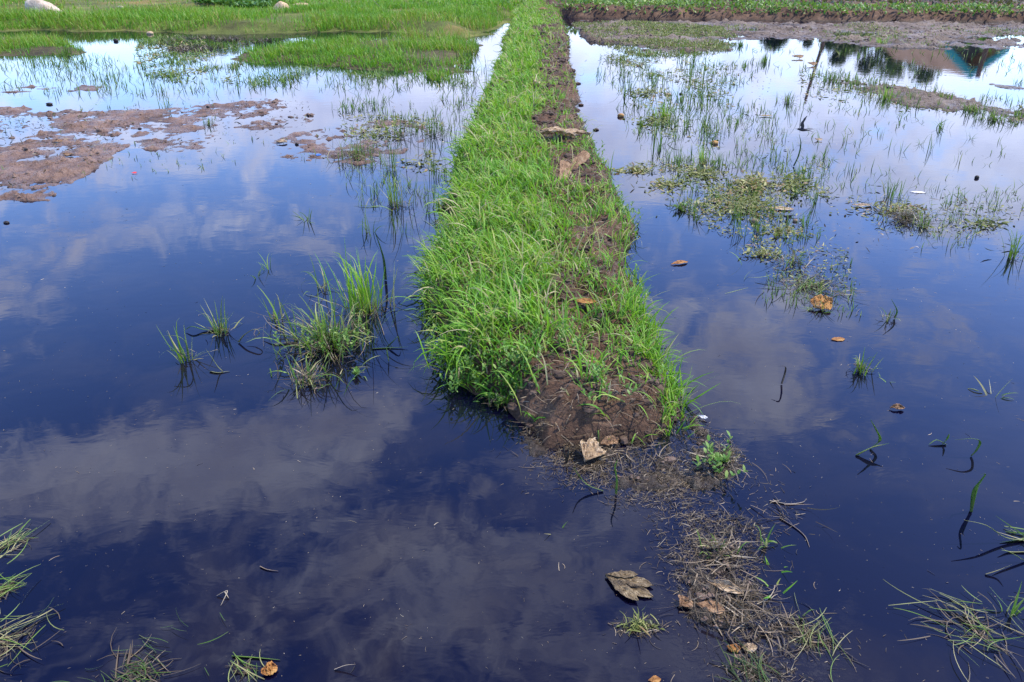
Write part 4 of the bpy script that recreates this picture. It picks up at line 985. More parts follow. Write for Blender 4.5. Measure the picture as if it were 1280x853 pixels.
tuft('small dry tuft on the mud bar in the left field', 262, 156, 20, 14, 9, 'upright', 0.85, 0.007, 40)
tuft('thin pale stems in the water beyond the left mud bar', 210, 134, 14, 26, 12, 'upright', 0.75, 0.007)

# thin sprigs standing in the shallows: a few shapes, copied
protos = []
for i in range(9):
    g = tuft_geo(int(rng.integers(3, 9)), 0.20, 0.045, ('upright', 'upright', 'bent')[i % 3], (0.32, 0.5, 0.62)[(i // 3) % 3], 0.0065)
    protos.append(mesh_np('grass_sprig', g[0], g[1], M_sedge, g[2], link=False))
used_proto = set()
def sprigs(poly, count, sc, label, group, bias=None):
    P = poly_world(poly); x0, y0 = P.min(0); x1, y1 = P.max(0); c = 0
    while c < count:
        x, y = rng.uniform(x0, x1), rng.uniform(y0, y1)
        if not inside(P, np.array([x]), np.array([y]))[0]: continue
        if fbm(np.array([x * 1.4]), np.array([y * 1.4]), 211, 2)[0] < -0.06 and rng.random() < 0.8: continue
        i = int(rng.integers(0, len(protos)))
        o = protos[i] if i not in used_proto else protos[i].copy()
        used_proto.add(i)
        COL.objects.link(o)
        s = sc * rng.uniform(0.6, 1.25) * (1 + 0.03 * max(0, y - 5))
        o.location = (x, y, ground_z(x, y)); o.rotation_euler = (0, 0, rng.uniform(0, 6.283)); o.scale = (s * 1.15, s * 1.15, s * rng.uniform(0.8, 1.2))
        tag(o, label, 'grass sprig', group)
        c += 1
sprigs([(760, 70), (880, 72), (905, 110), (870, 140), (800, 150), (775, 120)], 46, 0.95, 'thin grass sprig in the dense shallows at the far right of the bund', 'sprigs in the far shallows right of the bund')
sprigs([(790, 140), (900, 120), (905, 190), (860, 215), (800, 190)], 34, 0.85, 'thin grass sprig round the bushy green tuft in the right field', 'sprigs round the bushy green tuft')
sprigs([(835, 200), (1010, 200), (1030, 250), (1000, 310), (930, 300), (850, 270)], 60, 0.62, 'thin grass sprig among the floating weed of the right field', 'sprigs among the floating weed')
sprigs([(1030, 92), (1110, 108), (1240, 138), (1290, 142), (1290, 162), (1200, 148), (1090, 128), (1010, 110)], 36, 0.62, 'thin grass sprig along the weedy mud strip at the right', 'sprigs along the weedy mud strip')
sprigs([(900, 130), (1290, 170), (1290, 330), (1060, 330), (1040, 200), (900, 160)], 24, 0.55, 'lone thin sprig standing in open water of the right field', 'lone sprigs in the right field')
sprigs([(10, 92), (180, 84), (300, 98), (420, 100), (560, 108), (590, 112), (540, 126), (300, 120), (100, 124)], 30, 0.62, 'thin grass sprig in the pale shallows before the left islands', 'sprigs before the left islands')
sprigs([(430, 135), (560, 125), (575, 180), (540, 250), (470, 250), (420, 190)], 26, 0.62, 'thin dark sprig between the olive tuft and the bund', 'sprigs left of the bund')
sprigs([(590, 80), (612, 78), (605, 120), (572, 190), (545, 250), (530, 250), (570, 140)], 22, 0.7, 'dark sprig standing in the water along the left foot of the bund', 'sprigs along the left foot of the bund')

# ------------------------------------------------------------------ single bent blades and stalks
def stalk(label, strands, wpx=3.2, tint=0.5, mat=None, name='bent_grass', cat='grass blade'):
    """each strand: photo pixels along one blade; it rises in the upright plane through its foot or lies on the water"""
    bx, by, bz = spot(*strands[0][0])
    geos = []
    for st in strands:
        fx, fy, fz = spot(*st[0]) if len(st) > 1 else (bx, by, bz)
        pts = []
        for px, py in st:
            a, b_, c = ray(px, py); t = fy / b_
            z = CAM_H + c * t
            if z < 0.004:
                x, y = at(px, py, 0.003); pts.append((float(x), float(y), 0.003))
            else: pts.append((float(a * t), fy + rng.normal(0, 0.004), float(z)))
        P = np.array(pts)
        n = 4 * (len(P) - 1) + 1
        q = np.linspace(0, len(P) - 1, n); X = np.zeros((n, 3))
        Pe = np.vstack([2 * P[0] - P[1], P, 2 * P[-1] - P[-2]])
        for j, u in enumerate(q):
            i = min(int(u), len(P) - 2); f = u - i
            p0, p1, p2, p3 = Pe[i], Pe[i + 1], Pe[i + 2], Pe[i + 3]
            X[j] = 0.5 * (2 * p1 + (p2 - p0) * f + (2 * p0 - 5 * p1 + 4 * p2 - p3) * f * f + (3 * p1 - p0 - 3 * p2 + p3) * f ** 3)
        X[:, 2] = np.maximum(X[:, 2], 0.002)
        X -= np.array([bx, by, bz])
        tan = np.gradient(X, axis=0); tan /= np.linalg.norm(tan, axis=1)[:, None] + 1e-9
        up = np.array([0.25, 0.5, 0.8]); side = np.cross(tan, up); side /= np.linalg.norm(side, axis=1)[:, None] + 1e-9
        nor = np.cross(side, tan)
        w = wpx / S(st[0][1]) / 2 * (1 - 0.8 * np.linspace(0, 1, n) ** 2)
        ring = [X + side * w[:, None], X + nor * (w * 0.35)[:, None], X - side * w[:, None], X - nor * (w * 0.2)[:, None]]
        V = np.stack(ring, 1).reshape(-1, 3)
        i = np.arange(n - 1)[:, None] * 4; k = np.arange(4)[None, :]
        F = np.stack([i + k, i + (k + 1) % 4, i + 4 + (k + 1) % 4, i + 4 + k], -1).reshape(-1, 4)
        geos.append((V, F, {'tint': np.full(len(V), np.clip(tint + rng.normal(0, 0.08), 0, 1)), 'along': np.repeat(np.linspace(0, 0.8, n), 4)}))
    return solo(name, join(geos), mat or M_sedge, (bx, by, bz), label, cat)
stalk('bright bent blade above its dark forked reflection, near the lower right', [[(1070, 569), (1088, 561), (1111, 554)], [(1088, 561), (1100, 550), (1095, 537), (1089, 526)], [(1072, 569), (1092, 558), (1106, 556)]], 4.2, 0.68)
stalk('curled over green blade standing alone near the right edge', [[(1214, 640), (1217, 615), (1226, 600), (1231, 592), (1226, 594)], [(1214, 638), (1220, 612), (1229, 603)]], 3.4, 0.55)
stalk('pair of kinked blades, one pale and one green, near the right edge', [[(1178, 556), (1184, 549), (1186, 542)], [(1183, 556), (1172, 552), (1161, 556)], [(1214, 570), (1220, 562), (1225, 552), (1215, 549), (1195, 552)]], 3.6, 0.62)
stalk('bent twig with its reflection making an angle on dark water', [[(977, 480), (982, 467), (981, 458), (972, 459)]], 2.4, 0.25, M_straw, 'bent_twig', 'twig')
stalk('thin blade pointing up beside a brown floating scrap', [[(1118, 398), (1121, 388), (1115, 375)]], 2.4, 0.6)
stalk('long pale blade running in from the right edge over dark water', [[(1282, 676), (1255, 670), (1232, 656), (1205, 650)], [(1282, 690), (1262, 690), (1250, 684)], [(1284, 672), (1266, 676), (1250, 678)]], 4.0, 0.8)
stalk('two pale broken blades poking from the water at the right', [[(1282, 702), (1262, 690), (1250, 686)], [(1232, 718), (1250, 712), (1263, 704)]], 3.2, 0.9)
stalk('arched yellow stem in the water below the mud spit', [[(754, 614), (735, 607), (724, 597), (718, 585)]], 3.4, 0.82)
stalk('upright yellow stem below the mud spit, beside the arched one', [[(770, 618), (771, 600), (769, 584), (772, 575)]], 3.2, 0.78)
stalk('black forked stump of rotten stalk at the left of the mud spit', [[(708, 578), (710, 566), (711, 560)], [(708, 575), (705, 566), (706, 560)], [(711, 570), (716, 564), (719, 562)]], 3.4, 0.02, M_straw, 'rotten_stump', 'stalk')
stalk('long blade arching left from the short tuft far left of the bund', [[(272, 414), (255, 412), (240, 408), (232, 412)]], 4.2, 0.66)
stalk('long side blade arching left from the thin spiky tuft', [[(236, 452), (232, 430), (222, 420), (204, 420)]], 3.0, 0.8)
stalk('fallen green blade with a white tip in front of the pair of tufts', [[(278, 464), (272, 458), (264, 446), (257, 436)], [(262, 464), (272, 466), (287, 464)]], 3.4, 0.8)
stalk('loop of curved pale stems beside the short tuft', [[(298, 428), (306, 418), (318, 412), (324, 416), (318, 422), (308, 424)]], 2.4, 0.9)
stalk('thin stalk lying flat with a leafy tip between the cluster and the bund', [[(466, 436), (488, 435), (510, 434)], [(484, 434), (492, 426), (497, 422), (500, 428)], [(486, 452), (484, 442), (483, 434)]], 2.8, 0.7)
stalk('long arching blade on the left of the broad weedy tuft', [[(372, 426), (355, 420), (340, 420), (329, 425)]], 3.8, 0.66)
stalk('tall leaning dark reed above the dense upright tuft', [[(482, 350), (480, 325), (474, 305), (468, 290)]], 4.2, 0.25)
stalk('single curved reed rising from the open water under the flying bird', [[(992, 208), (998, 195), (1001, 180), (999, 168)]], 2.0, 0.3)
stalk('slanting dry stick lying across the far part of the bund', [[(698, 61), (705, 56), (714, 49)]], 2.6, 0.98, M_straw, 'dry_stick', 'stick')
stalk('pale stick lying in the grass at the far end of the meadow', [[(479, 12), (472, 6), (468, 1)]], 2.6, 0.98, M_straw, 'dry_stick', 'stick')
stalk('brown stalk lying along the top of the debris ridge', [[(904, 700), (918, 722), (930, 745), (936, 752)], [(908, 702), (914, 716), (922, 730)]], 6, 0.32, M_straw, 'dead_stalk', 'stalk')
stalk('long thin twig trailing right from the debris ridge', [[(880, 770), (920, 760), (955, 764), (985, 778), (1030, 796), (1072, 826)]], 3.4, 0.6, M_straw, 'dead_stalk', 'stalk')
stalk('split pale stem lying at the left foot of the debris ridge', [[(888, 768), (896, 782), (903, 795)], [(892, 768), (900, 784)]], 6, 0.72, M_straw, 'dead_stalk', 'stalk')
stalk('thin pale twig arching over the right side of the debris ridge', [[(975, 648), (992, 658), (1006, 670), (1012, 684)]], 2.4, 0.85, M_straw, 'thin_twig', 'twig')
stalk('thin yellow stalk floating in the bottom left nest of straw', [[(290, 820), (318, 822), (350, 825)]], 4.2, 0.85, M_sedge, 'floating_stalk', 'stalk')
stalk('short pale squiggle of straw on dark water above the bottom left nest', [[(325, 708), (334, 712), (348, 714)]], 2.4, 0.95, M_straw, 'floating_straw', 'straw')
stalk('small forked straw floating on dark water at the lower left', [[(271, 745), (280, 740), (284, 740), (276, 757)], [(281, 740), (286, 748)]], 2.2, 0.95, M_straw, 'floating_straw', 'straw')
stalk('pale straw floating at the bottom of the picture, left of centre', [[(418, 837), (432, 832), (445, 829)]], 2.6, 0.98, M_straw, 'floating_straw', 'straw')
stalk('bowed pale twig lying at the right of the tall mud debris', [[(962, 626), (985, 630), (1003, 628), (1008, 622)]], 2.6, 0.9, M_straw, 'thin_twig', 'twig')

# ------------------------------------------------------------------ floating weed mats
def weed_mat(label, px, py, rx, ry, n, tm, group=None, hump=0.015):
    x, y, z = spot(px, py)
    qx, qy = at(px + rng.normal(0, rx * 0.5, n), py + rng.normal(0, ry * 0.5, n))
    g = blades(np.stack([qx - x, qy - y, rng.uniform(0.001, hump, n)], 1), rng.uniform(0, 6.283, n), rng.uniform(0.015, 0.045, n) * min(1.3, max(.3, y / 4.5)), rng.uniform(0.006, 0.016, n) * min(1.3, max(.3, y / 4.5)), rng.normal(1.35, 0.25, n), rng.normal(0.1, 0.3, n), 1, 3, 'leaf', tint=np.clip(rng.normal(tm, 0.25, n), 0, 1), zmin=0.001)
    g2 = roots_geo(int(n * 0.35), rx / S(py) * 0.8, 0.5, 0.02)
    o = solo('weed_mat', join([g, (g2[0], g2[1], g2[2])]), M_mat, (x, y, 0.0), label, 'weed mat', group); o['kind'] = 'stuff'; return o
weed_mat('rusty brown and olive floating mat, thickest of the weed right of the bund', 940, 232, 26, 10, 420, 0.75, hump=0.04)
weed_mat('olive floating mat next to the rusty one, right of the bund', 992, 232, 22, 16, 260, 0.5, hump=0.03)
weed_mat('loose floating weed in front of the rusty mat', 930, 258, 60, 18, 420, 0.45)
weed_mat('thin sheet of pale duckweed by the right foot of the bund', 795, 214, 28, 5, 130, 0.65, hump=0.002)
weed_mat('pale duckweed sheet drifting left of the floating weed', 832, 232, 26, 9, 150, 0.65, hump=0.002)
weed_mat('small leafy mat below the bright green tuft', 880, 218, 26, 10, 200, 0.5, hump=0.03)
weed_mat('mat of yellow green weed round the bushy green tuft', 822, 152, 30, 8, 200, 0.45, hump=0.03)
weed_mat('long low mat in the far shallows beyond the bushy tuft', 808, 116, 24, 4, 160, 0.5, hump=0.03)
weed_mat('olive weed mat at the water edge of the far shallows', 775, 74, 24, 7, 200, 0.3, hump=0.04)
weed_mat('mat of weed and twigs behind the brown tussock', 1118, 262, 50, 8, 160, 0.75)
weed_mat('sparse dark weed at the right of the brown tussock', 1230, 280, 30, 8, 110, 0.2)
weed_mat('yellowish scum patch below the floating weed', 975, 290, 40, 12, 150, 0.7, hump=0.003)
weed_mat('clump of weed scraps drifting behind the sprawling straw raft', 955, 318, 26, 8, 130, 0.5)
weed_mat('soggy dark weed scraps floating below the big tan leaf', 800, 783, 24, 6, 130, 0.1, hump=0.004)
weed_mat('dark weed scraps on the mud at the left of the drowned patch', 470, 168, 44, 8, 120, 0.6)
weed_mat('scraps of weed below the olive tuft', 525, 205, 34, 12, 90, 0.5)

# ------------------------------------------------------------------ leaves
def leaf(label, px, py, lpx, wpx, rot, mat, curl=0.25, lcurl=0.1, crumple=0.12, tilt=0.0, lift=0.004, name='dead_leaf', cat='leaf', shape=0.85, z=None, fan=None, pitch=0.0):
    x, y, gz = spot(px, py)
    s = S(py); L, W = lpx / s, wpx / s
    nu, nv = 49, 21
    u = np.linspace(-1, 1, nu); v = np.linspace(-1, 1, nv)
    U, Vv = np.meshgrid(u, v, indexing='ij')
    prof = np.maximum((1 - U ** 2), 0.0015) ** shape * (1 + 0.75 * fbm(U * 2.6 + px, Vv * 0.4 + np.sign(Vv) * 3 + py, 237, 3)) 
    prof = prof * (1 + 0.35 * U)
    X = U * L / 2; Y = Vv * prof * W / 2
    sd0 = px * 0.37 + py * 0.11
    rid_ = 0.5 - np.abs(fbm(U * 2.6 + Vv * 0.8 + sd0, Vv * 1.6 + sd0 * 2, 231, 3)) * 3
    Z = 0.45 * curl * (np.abs(Vv) ** 1.6) * prof * W * np.sign(np.sin(px)) + 0.5 * lcurl * U ** 2 * L * np.sign(np.cos(py)) + crumple * W * (0.55 * rid_ + 0.8 * fbm(U * 1.3 + sd0, Vv * 1.0 + sd0, 235, 3)) - 0.03 * W * (np.abs(Vv) < 0.05)
    X = X + crumple * W * 0.8 * fbm(U * 2 + 5, Vv * 2 + sd0, 233, 2)
    V = np.stack([X, Y, Z - Z.min()], -1).reshape(-1, 3)
    A = {'along': (U.ravel() + 1) / 2, 'across': Vv.ravel()}
    idx = np.arange(nu * nv).reshape(nu, nv)
    F = np.stack([idx[:-1, :-1].ravel(), idx[1:, :-1].ravel(), idx[1:, 1:].ravel(), idx[:-1, 1:].ravel()], 1)
    if fan:                                      # a leaf split into lobes that meet at its stalk
        parts = []
        for i, (ang, sc, dz) in enumerate(fan):
            c_, s_ = math.cos(R(ang)), math.sin(R(ang)); Q = V.copy()
            qx, qy = (Q[:, 0] + L / 2) * sc, Q[:, 1] * sc * (1 if i % 2 else -1)
            Q[:, 0], Q[:, 1], Q[:, 2] = qx * c_ - qy * s_ - L / 2, qx * s_ + qy * c_, Q[:, 2] + dz + 0.002 * i
            parts.append((Q, F if i % 2 else F[:, ::-1], A))
        V, F, A = join(parts)
    o = mesh_np(name, V, F, mat, A)
    sm = o.modifiers.new('thickness', 'SOLIDIFY'); sm.thickness = 0.0008 + W * 0.004
    o.location = (x, y, (gz if z is None else z) + lift)
    o.rotation_euler = (tilt, -pitch, R(rot))
    return tag(o, label, cat)
leaf('large crumpled tan leaf lying across the middle of the bund', 704, 174, 62, 14, -6, M_leaf_tan, 0.35, 0.05, 0.38, -0.05, 0.03, fan=[(6, 1.0, 0), (-20, 0.8, 0.012), (24, 0.62, 0.006)])
leaf('flat brown strip standing upright on the bund, left of the pair', 704, 226, 44, 12, 78, M_leaf_brown, 0.1, 0.0, 0.08, 0.5, 0.03, shape=0.2, pitch=0.6, name='bark_strip', cat='bark')
leaf('flat brown strip leaning right on the bund, right of the pair', 720, 212, 44, 11, 46, M_leaf_brown, 0.1, 0.05, 0.08, 0.4, 0.04, shape=0.2, pitch=0.5, name='bark_strip', cat='bark')
leaf('short orange brown leaf on the grass by the near bare soil of the bund', 731, 384, 24, 9, -4, M_leaf_orange, 0.3, 0.05, 0.12, 0.3, 0.035)
leaf('crumpled tan leaf lying against the near face of the bund', 738, 536, 44, 15, 70, M_leaf_tan, 0.5, 0.08, 0.45, 0.3, 0.012, fan=[(0, 1.0, 0), (-28, 0.8, 0), (24, 0.7, 0)])
leaf('small curled tan leaf at the right of the crumpled one under the near face', 762, 543, 26, 14, 25, M_leaf_brown, 0.4, 0.1, 0.3, 0.3, 0.01)
leaf('thick orange leaf lying on the sprawling straw raft', 1025, 384, 26, 22, -15, M_leaf_orange, 0.2, 0.08, 0.2, 0.5, 0.016, shape=0.35)
leaf('small flat orange scrap floating right of the bund', 1047, 425, 18, 9, 5, M_leaf_orange, 0.1, 0.05, 0.1, 0.1, 0.003)
leaf('small reddish leaf floating by the right foot of the bund', 849, 330, 24, 8, 20, M_leaf_orange, 0.15, 0.1, 0.2, 0.1, 0.003)
leaf('big soaked tan leaf floating in the dark water in front of the spit', 786, 735, 66, 19, -34, M_leaf_grey, 0.10, 0.0, 0.16, 0.0, 0.001, shape=0.95, fan=[(0, 1.0, 0), (17, 0.92, 0), (-18, 0.86, 0), (33, 0.62, 0)])
leaf('long curled tan leaf lying on the debris ridge', 905, 738, 46, 13, -28, M_leaf_tan, 0.5, 0.05, 0.2, 0.4, 0.012)
leaf('brown leaf stuck at the left foot of the debris ridge', 855, 757, 20, 18, 40, M_leaf_brown, 0.2, 0.1, 0.3, 0.2, 0.006)
leaf('flat grey brown leaf lying on the middle of the debris ridge', 888, 762, 34, 18, -20, M_leaf_brown, 0.1, 0.05, 0.2, 0.1, 0.006)
leaf('small orange flake at the near side of the debris ridge, right of two', 936, 812, 20, 12, 8, M_leaf_tan, 0.2, 0.1, 0.3, 0.2, 0.004)
leaf('small orange flake at the near side of the debris ridge, left of two', 916, 812, 16, 12, -10, M_leaf_orange, 0.2, 0.1, 0.3, 0.2, 0.004)
leaf('bright yellow leaf at the bottom edge left of the debris ridge', 818, 851, 16, 9, 6, M_leaf_orange, 0.1, 0.1, 0.1, 0.1, 0.003)
leaf('crinkled yellow leaf in the bottom left nest of straw', 337, 840, 18, 16, 30, M_leaf_orange, 0.2, 0.1, 0.4, 0.2, 0.006, shape=0.4)
leaf('pale brown leaf floating in front of the rusty weed mat', 895, 253, 14, 9, 10, M_leaf_tan, 0.2, 0.05, 0.2, 0.3, 0.004)
leaf('long pale leaf floating in front of the floating weed, right of two', 974, 262, 36, 10, -8, M_leaf_tan, 0.15, 0.02, 0.15, 0.1, 0.004)
leaf('tan leaf floating behind the brown tussock', 1076, 258, 22, 8, -6, M_leaf_tan, 0.2, 0.04, 0.15, 0.1, 0.004)
leaf('pointed white leaf floating in open water at the right', 1147, 241, 18, 5, -12, M_white, 0.1, 0.02, 0.1, 0.1, 0.003)
leaf('brown scrap of leaf on the water at the far right, nearer of two', 1015, 82, 12, 8, 0, M_leaf_brown, 0.2, 0.05, 0.2, 0.3, 0.02)
leaf('brown scrap of leaf on the water at the far right, farther of two', 997, 73, 14, 9, 0, M_leaf_brown, 0.2, 0.05, 0.2, 0.3, 0.02)
leaf('tan leaf fragment on the bund beyond the large crumpled leaf, nearer of two', 671, 127, 14, 12, 60, M_leaf_tan, 0.3, 0.1, 0.3, 0.4, 0.02)
leaf('tan leaf fragment on the bund beyond the large crumpled leaf, farther of two', 672, 109, 14, 14, 80, M_leaf_tan, 0.3, 0.1, 0.3, 0.5, 0.02)
leaf('tan leaf lying at the far end of the bund', 679, 16, 11, 6, 10, M_leaf_brown, 0.3, 0.1, 0.3, 0.2, 0.05)
leaf('thin tan leaf on the mud flat at the left, left of two', 72, 178, 14, 7, 10, M_leaf_brown, 0.2, 0.05, 0.2, 0.2, 0.005)
leaf('thin tan leaf on the mud flat at the left, right of two', 85, 194, 16, 7, -20, M_leaf_brown, 0.2, 0.05, 0.2, 0.2, 0.005)
leaf('tan scrap on the drowned mud patch beside a small pool', 352, 179, 13, 9, 0, M_leaf_tan, 0.2, 0.05, 0.2, 0.2, 0.006)
leaf('tiny red petal floating near the left mud flat', 168, 217, 6, 4, 20, M_red, 0.2, 0.1, 0.2, 0.2, 0.004, name='red_petal', cat='petal')
leaf('tiny blue plastic scrap floating left of the olive tuft', 398, 195, 8, 5, 0, M_blue, 0.2, 0.1, 0.2, 0.2, 0.004, name='plastic_scrap', cat='litter')
leaf('scrap of white plastic at the tip of the mud spit', 878, 524, 13, 5, -25, M_white, 0.3, 0.1, 0.4, 0.2, 0.008, name='plastic_scrap', cat='litter')
leaf('dark reddish knot of leaf floating in the dark water at the right', 1121, 512, 16, 9, -8, M_leaf_brown, 0.3, 0.1, 0.4, 0.2, 0.004)
leaf('pale floating leaf with a notched edge in the far right water', 957, 146, 16, 6, -5, M_leaf_tan, 0.2, 0.1, 0.2, 0.1, 0.004)
leaf('small pale flower head on the water below the right weed strip', 1023, 176, 9, 7, 0, M_leaf_tan, 0.2, 0.1, 0.2, 0.2, 0.006)

# ------------------------------------------------------------------ lumps, stones, snail shells
def lump(label, px, py, wpx, hpx, mat, name, cat, pts=None, seed=0, rough=0.12, rot=0.0, sub=3, deep=0.7):
    x, y, z = spot(px, py); s = S(py)
    bm = bmesh.new()
    if pts:
        for p in pts: bm.verts.new(p)
        bmesh.ops.convex_hull(bm, input=bm.verts)
        bmesh.ops.triangulate(bm, faces=bm.faces)
        bmesh.ops.subdivide_edges(bm, edges=bm.edges, cuts=4, use_grid_fill=True)
        for _ in range(1): bmesh.ops.smooth_vert(bm, verts=bm.verts, factor=0.4, use_axis_x=True, use_axis_y=True, use_axis_z=True)
    else:
        bmesh.ops.create_icosphere(bm, subdivisions=sub, radius=0.5)
    for v in bm.verts:
        c = v.co
        k = fbm(np.array([c.x * 2.3 + seed]), np.array([c.y * 2.3 + c.z * 1.7 - seed]), 241, 4)[0]
        v.co = c * (1 + rough * 2 * k)
    if not pts: wpx, hpx = wpx * 0.85, hpx * 0.7
    bmesh.ops.scale(bm, vec=(wpx / s, wpx / s * deep, hpx / s), verts=bm.verts)
    me = bpy.data.meshes.new(name); bm.to_mesh(me); bm.free()
    for p in me.polygons: p.use_smooth = True
    me.materials.append(mat)
    o = bpy.data.objects.new(name, me); COL.objects.link(o)
    o.location = (x, y, z + hpx / s * (0.0 if pts else 0.25)); o.rotation_euler = (0, 0, rot)
    return tag(o, label, cat)
lump('large pale wedge shaped boulder in the grass at the top left', 59, 18, 44, 25, M_rock, 'boulder', 'rock',
     [(-.48, -.3, -.2), (-.5, .3, -.2), (-.44, -.15, .62), (-.30, .1, .78), (-.12, -.2, .66), (.1, .2, .50), (.22, -.3, .26), (.5, -.1, .10), (.5, .25, -.2), (.45, -.35, -.2), (0, -.5, -.2), (-.2, .45, -.2)], 3, 0.10)
lump('low flat pale stone left of the large boulder', 7, 17, 11, 5, M_rock, 'stone', 'rock', None, 5)
lump('small pale stone on the dry grass right of the large boulder', 151, 11, 8, 6, M_rock, 'stone', 'rock', None, 8)
lump('tan angular stone beside the creeping vine mound', 352, 12, 22, 13, M_rock2, 'stone', 'rock',
     [(-.5, -.3, -.2), (-.5, .3, -.2), (-.3, 0, .4), (0, -.1, .75), (.3, .1, .5), (.5, -.3, -.2), (.5, .3, -.2), (.1, -.5, -.1)], 9, 0.08)
lump('flat brown stone right of the tan angular stone', 377, 9, 24, 8, M_rock2, 'stone', 'rock', None, 12, 0.2)
lump('pale stone at the water edge behind the left island', 188, 43, 10, 7, M_rock2, 'stone', 'rock', None, 14, 0.2)
lump('round dark shell standing in open water at the far right', 1221, 223, 7, 7, M_dark, 'snail_shell', 'snail shell', None, 21, 0.08)
lump('black round lump at the left end of the mud hump', 1112, 112, 9, 6, M_dark, 'mud_clod', 'clod', None, 22, 0.15)
lump('black round lump on the mud bar in the left field', 260, 135, 5, 5, M_dark, 'mud_clod', 'clod', None, 23, 0.1)
lump('black lump at the left of the drowned mud patch', 371, 181, 6, 5, M_dark, 'mud_clod', 'clod', None, 24, 0.15)
lump('dark flat clod in the water beyond the left mud flat', 62, 131, 10, 5, M_dark, 'mud_clod', 'clod', None, 25, 0.2)
lump('dark clod in a pool of the left mud flat', 33, 189, 6, 5, M_dark, 'mud_clod', 'clod', None, 26, 0.2)
lump('small brown clod alone in the blue water at the left edge', 8, 279, 9, 5, M_dark, 'mud_clod', 'clod', None, 27, 0.2)
lump('black clod in the channel left of the far island', 145, 52, 7, 6, M_dark, 'mud_clod', 'clod', None, 28, 0.2)
lump('orange brown husk floating in the right field, farther of two', 776, 146, 10, 8, M_leaf_orange, 'fruit_husk', 'husk', None, 31, 0.15)
lump('round orange brown husk floating in the right field, nearer of two', 893, 180, 11, 8, M_leaf_orange, 'fruit_husk', 'husk', None, 32, 0.12)
lump('yellow green round husk floating below the rusty weed mat', 943, 279, 11, 11, M_leaf_grey, 'fruit_husk', 'husk', None, 33, 0.1)
lump('small brown husk floating right of the yellow green one', 994, 277, 7, 6, M_leaf_brown, 'fruit_husk', 'husk', None, 34, 0.15)
lump('brown clod floating behind the bushy green tuft, left of two', 835, 119, 9, 4, M_leaf_brown, 'mud_clod', 'clod', None, 35, 0.2)
lump('brown clod floating behind the bushy green tuft, right of two', 851, 118, 5, 4, M_dark, 'mud_clod', 'clod', None, 36, 0.2)
lump('tan clod with a pale top beside the pole reflection', 1024, 178, 1, 1, M_leaf_brown, 'mud_clod', 'clod', None, 37, 0.2)
bpy.data.objects.remove(bpy.data.objects[[o.name for o in COL.objects if o.get('label', '').startswith('tan clod with a pale')][0]])
for i, (px, py, lab) in enumerate(((726, 132, 'dark clod fallen into the water at the right foot of the bund'), (722, 105, 'dark clod on the right shoulder of the bund, far part'), (745, 163, 'pale clod beside the large crumpled leaf'))):
    lump(lab, px, py, 8, 4, M_soil, 'mud_clod', 'clod', None, 40 + i, 0.4)

# ------------------------------------------------------------------ the bird skimming over the right field
def make_bird():
    px0, py0, Y = 1003.5, 162.5, 5.9
    a, b_, c = ray(px0, py0); t = Y / b_
    loc = Vector((float(a * t), Y, float(CAM_H + c * t)))
    bm = bmesh.new()
    # body: rings along local +Y (nose) to -Y (tail)
    prof = [(-.062, .004, .0), (-.045, .008, 0), (-.03, .012, 0), (-.012, .0165, 0), (.008, .0175, 0), (.026, .015, .001), (.036, .0115, .003), (.046, .0125, .004), (.055, .010, .004), (.061, .005, .003), (.068, .0012, .002)]
    rings = []
    for yy, r, zz in prof:
        rings.append([bm.verts.new((r * math.cos(k * math.tau / 10), yy, zz + r * 0.9 * math.sin(k * math.tau / 10))) for k in range(10)])
    for r0, r1 in zip(rings[:-1], rings[1:]):
        for k in range(10): bm.faces.new((r0[k], r0[(k + 1) % 10], r1[(k + 1) % 10], r1[k]))
    bm.faces.new(rings[0][::-1]); bm.faces.new(rings[-1])
    def blade3d(line, th):
        """closed wing or tail feather: (leading point, trailing point) pairs"""
        rs = []
        for (l, tr) in line:
            l, tr = Vector(l), Vector(tr); m = (l + tr) / 2; n = Vector((0, 0, th))
            rs.append([bm.verts.new(l), bm.verts.new(m + n), bm.verts.new(tr), bm.verts.new(m - n)])
        for r0, r1 in zip(rs[:-1], rs[1:]):
            for k in range(4): bm.faces.new((r0[k], r0[(k + 1) % 4], r1[(k + 1) % 4], r1[k]))
        bm.faces.new(rs[0][::-1]); bm.faces.new(rs[-1])
    for s in (-1, 1):
        blade3d([((s * .008, .026, .006), (s * .008, -.018, .004)), ((s * .028, .034, .028), (s * .028, -.014, .026)), ((s * .050, .030, .050), (s * .054, -.012, .050)), ((s * .074, .010, .076), (s * .078, -.024, .076)), ((s * .098, -.025, .100), (s * .100, -.036, .100))], 0.0035)
        blade3d([((s * .004, -.045, 0), (-s * .003, -.050, 0)), ((s * .012, -.075, 0), (s * .003, -.080, 0)), ((s * .020, -.102, 0), (s * .016, -.104, 0))], 0.0025)
    bmesh.ops.recalc_face_normals(bm, faces=bm.faces)
    me = bpy.data.meshes.new('swallow'); bm.to_mesh(me); bm.free(); me.materials.append(M_bird)
    o = bpy.data.objects.new('swallow', me); COL.objects.link(o)
    rm = o.modifiers.new('skin', 'REMESH'); rm.mode = 'VOXEL'; rm.voxel_size = 0.0022; rm.use_smooth_shade = True
    o.location = loc
    o.rotation_euler = (R(-6), R(46), R(38)); o.scale = (0.72, 0.72, 0.72)
    return tag(o, 'small dark swallow banking low over the water of the right field', 'bird')
make_bird()

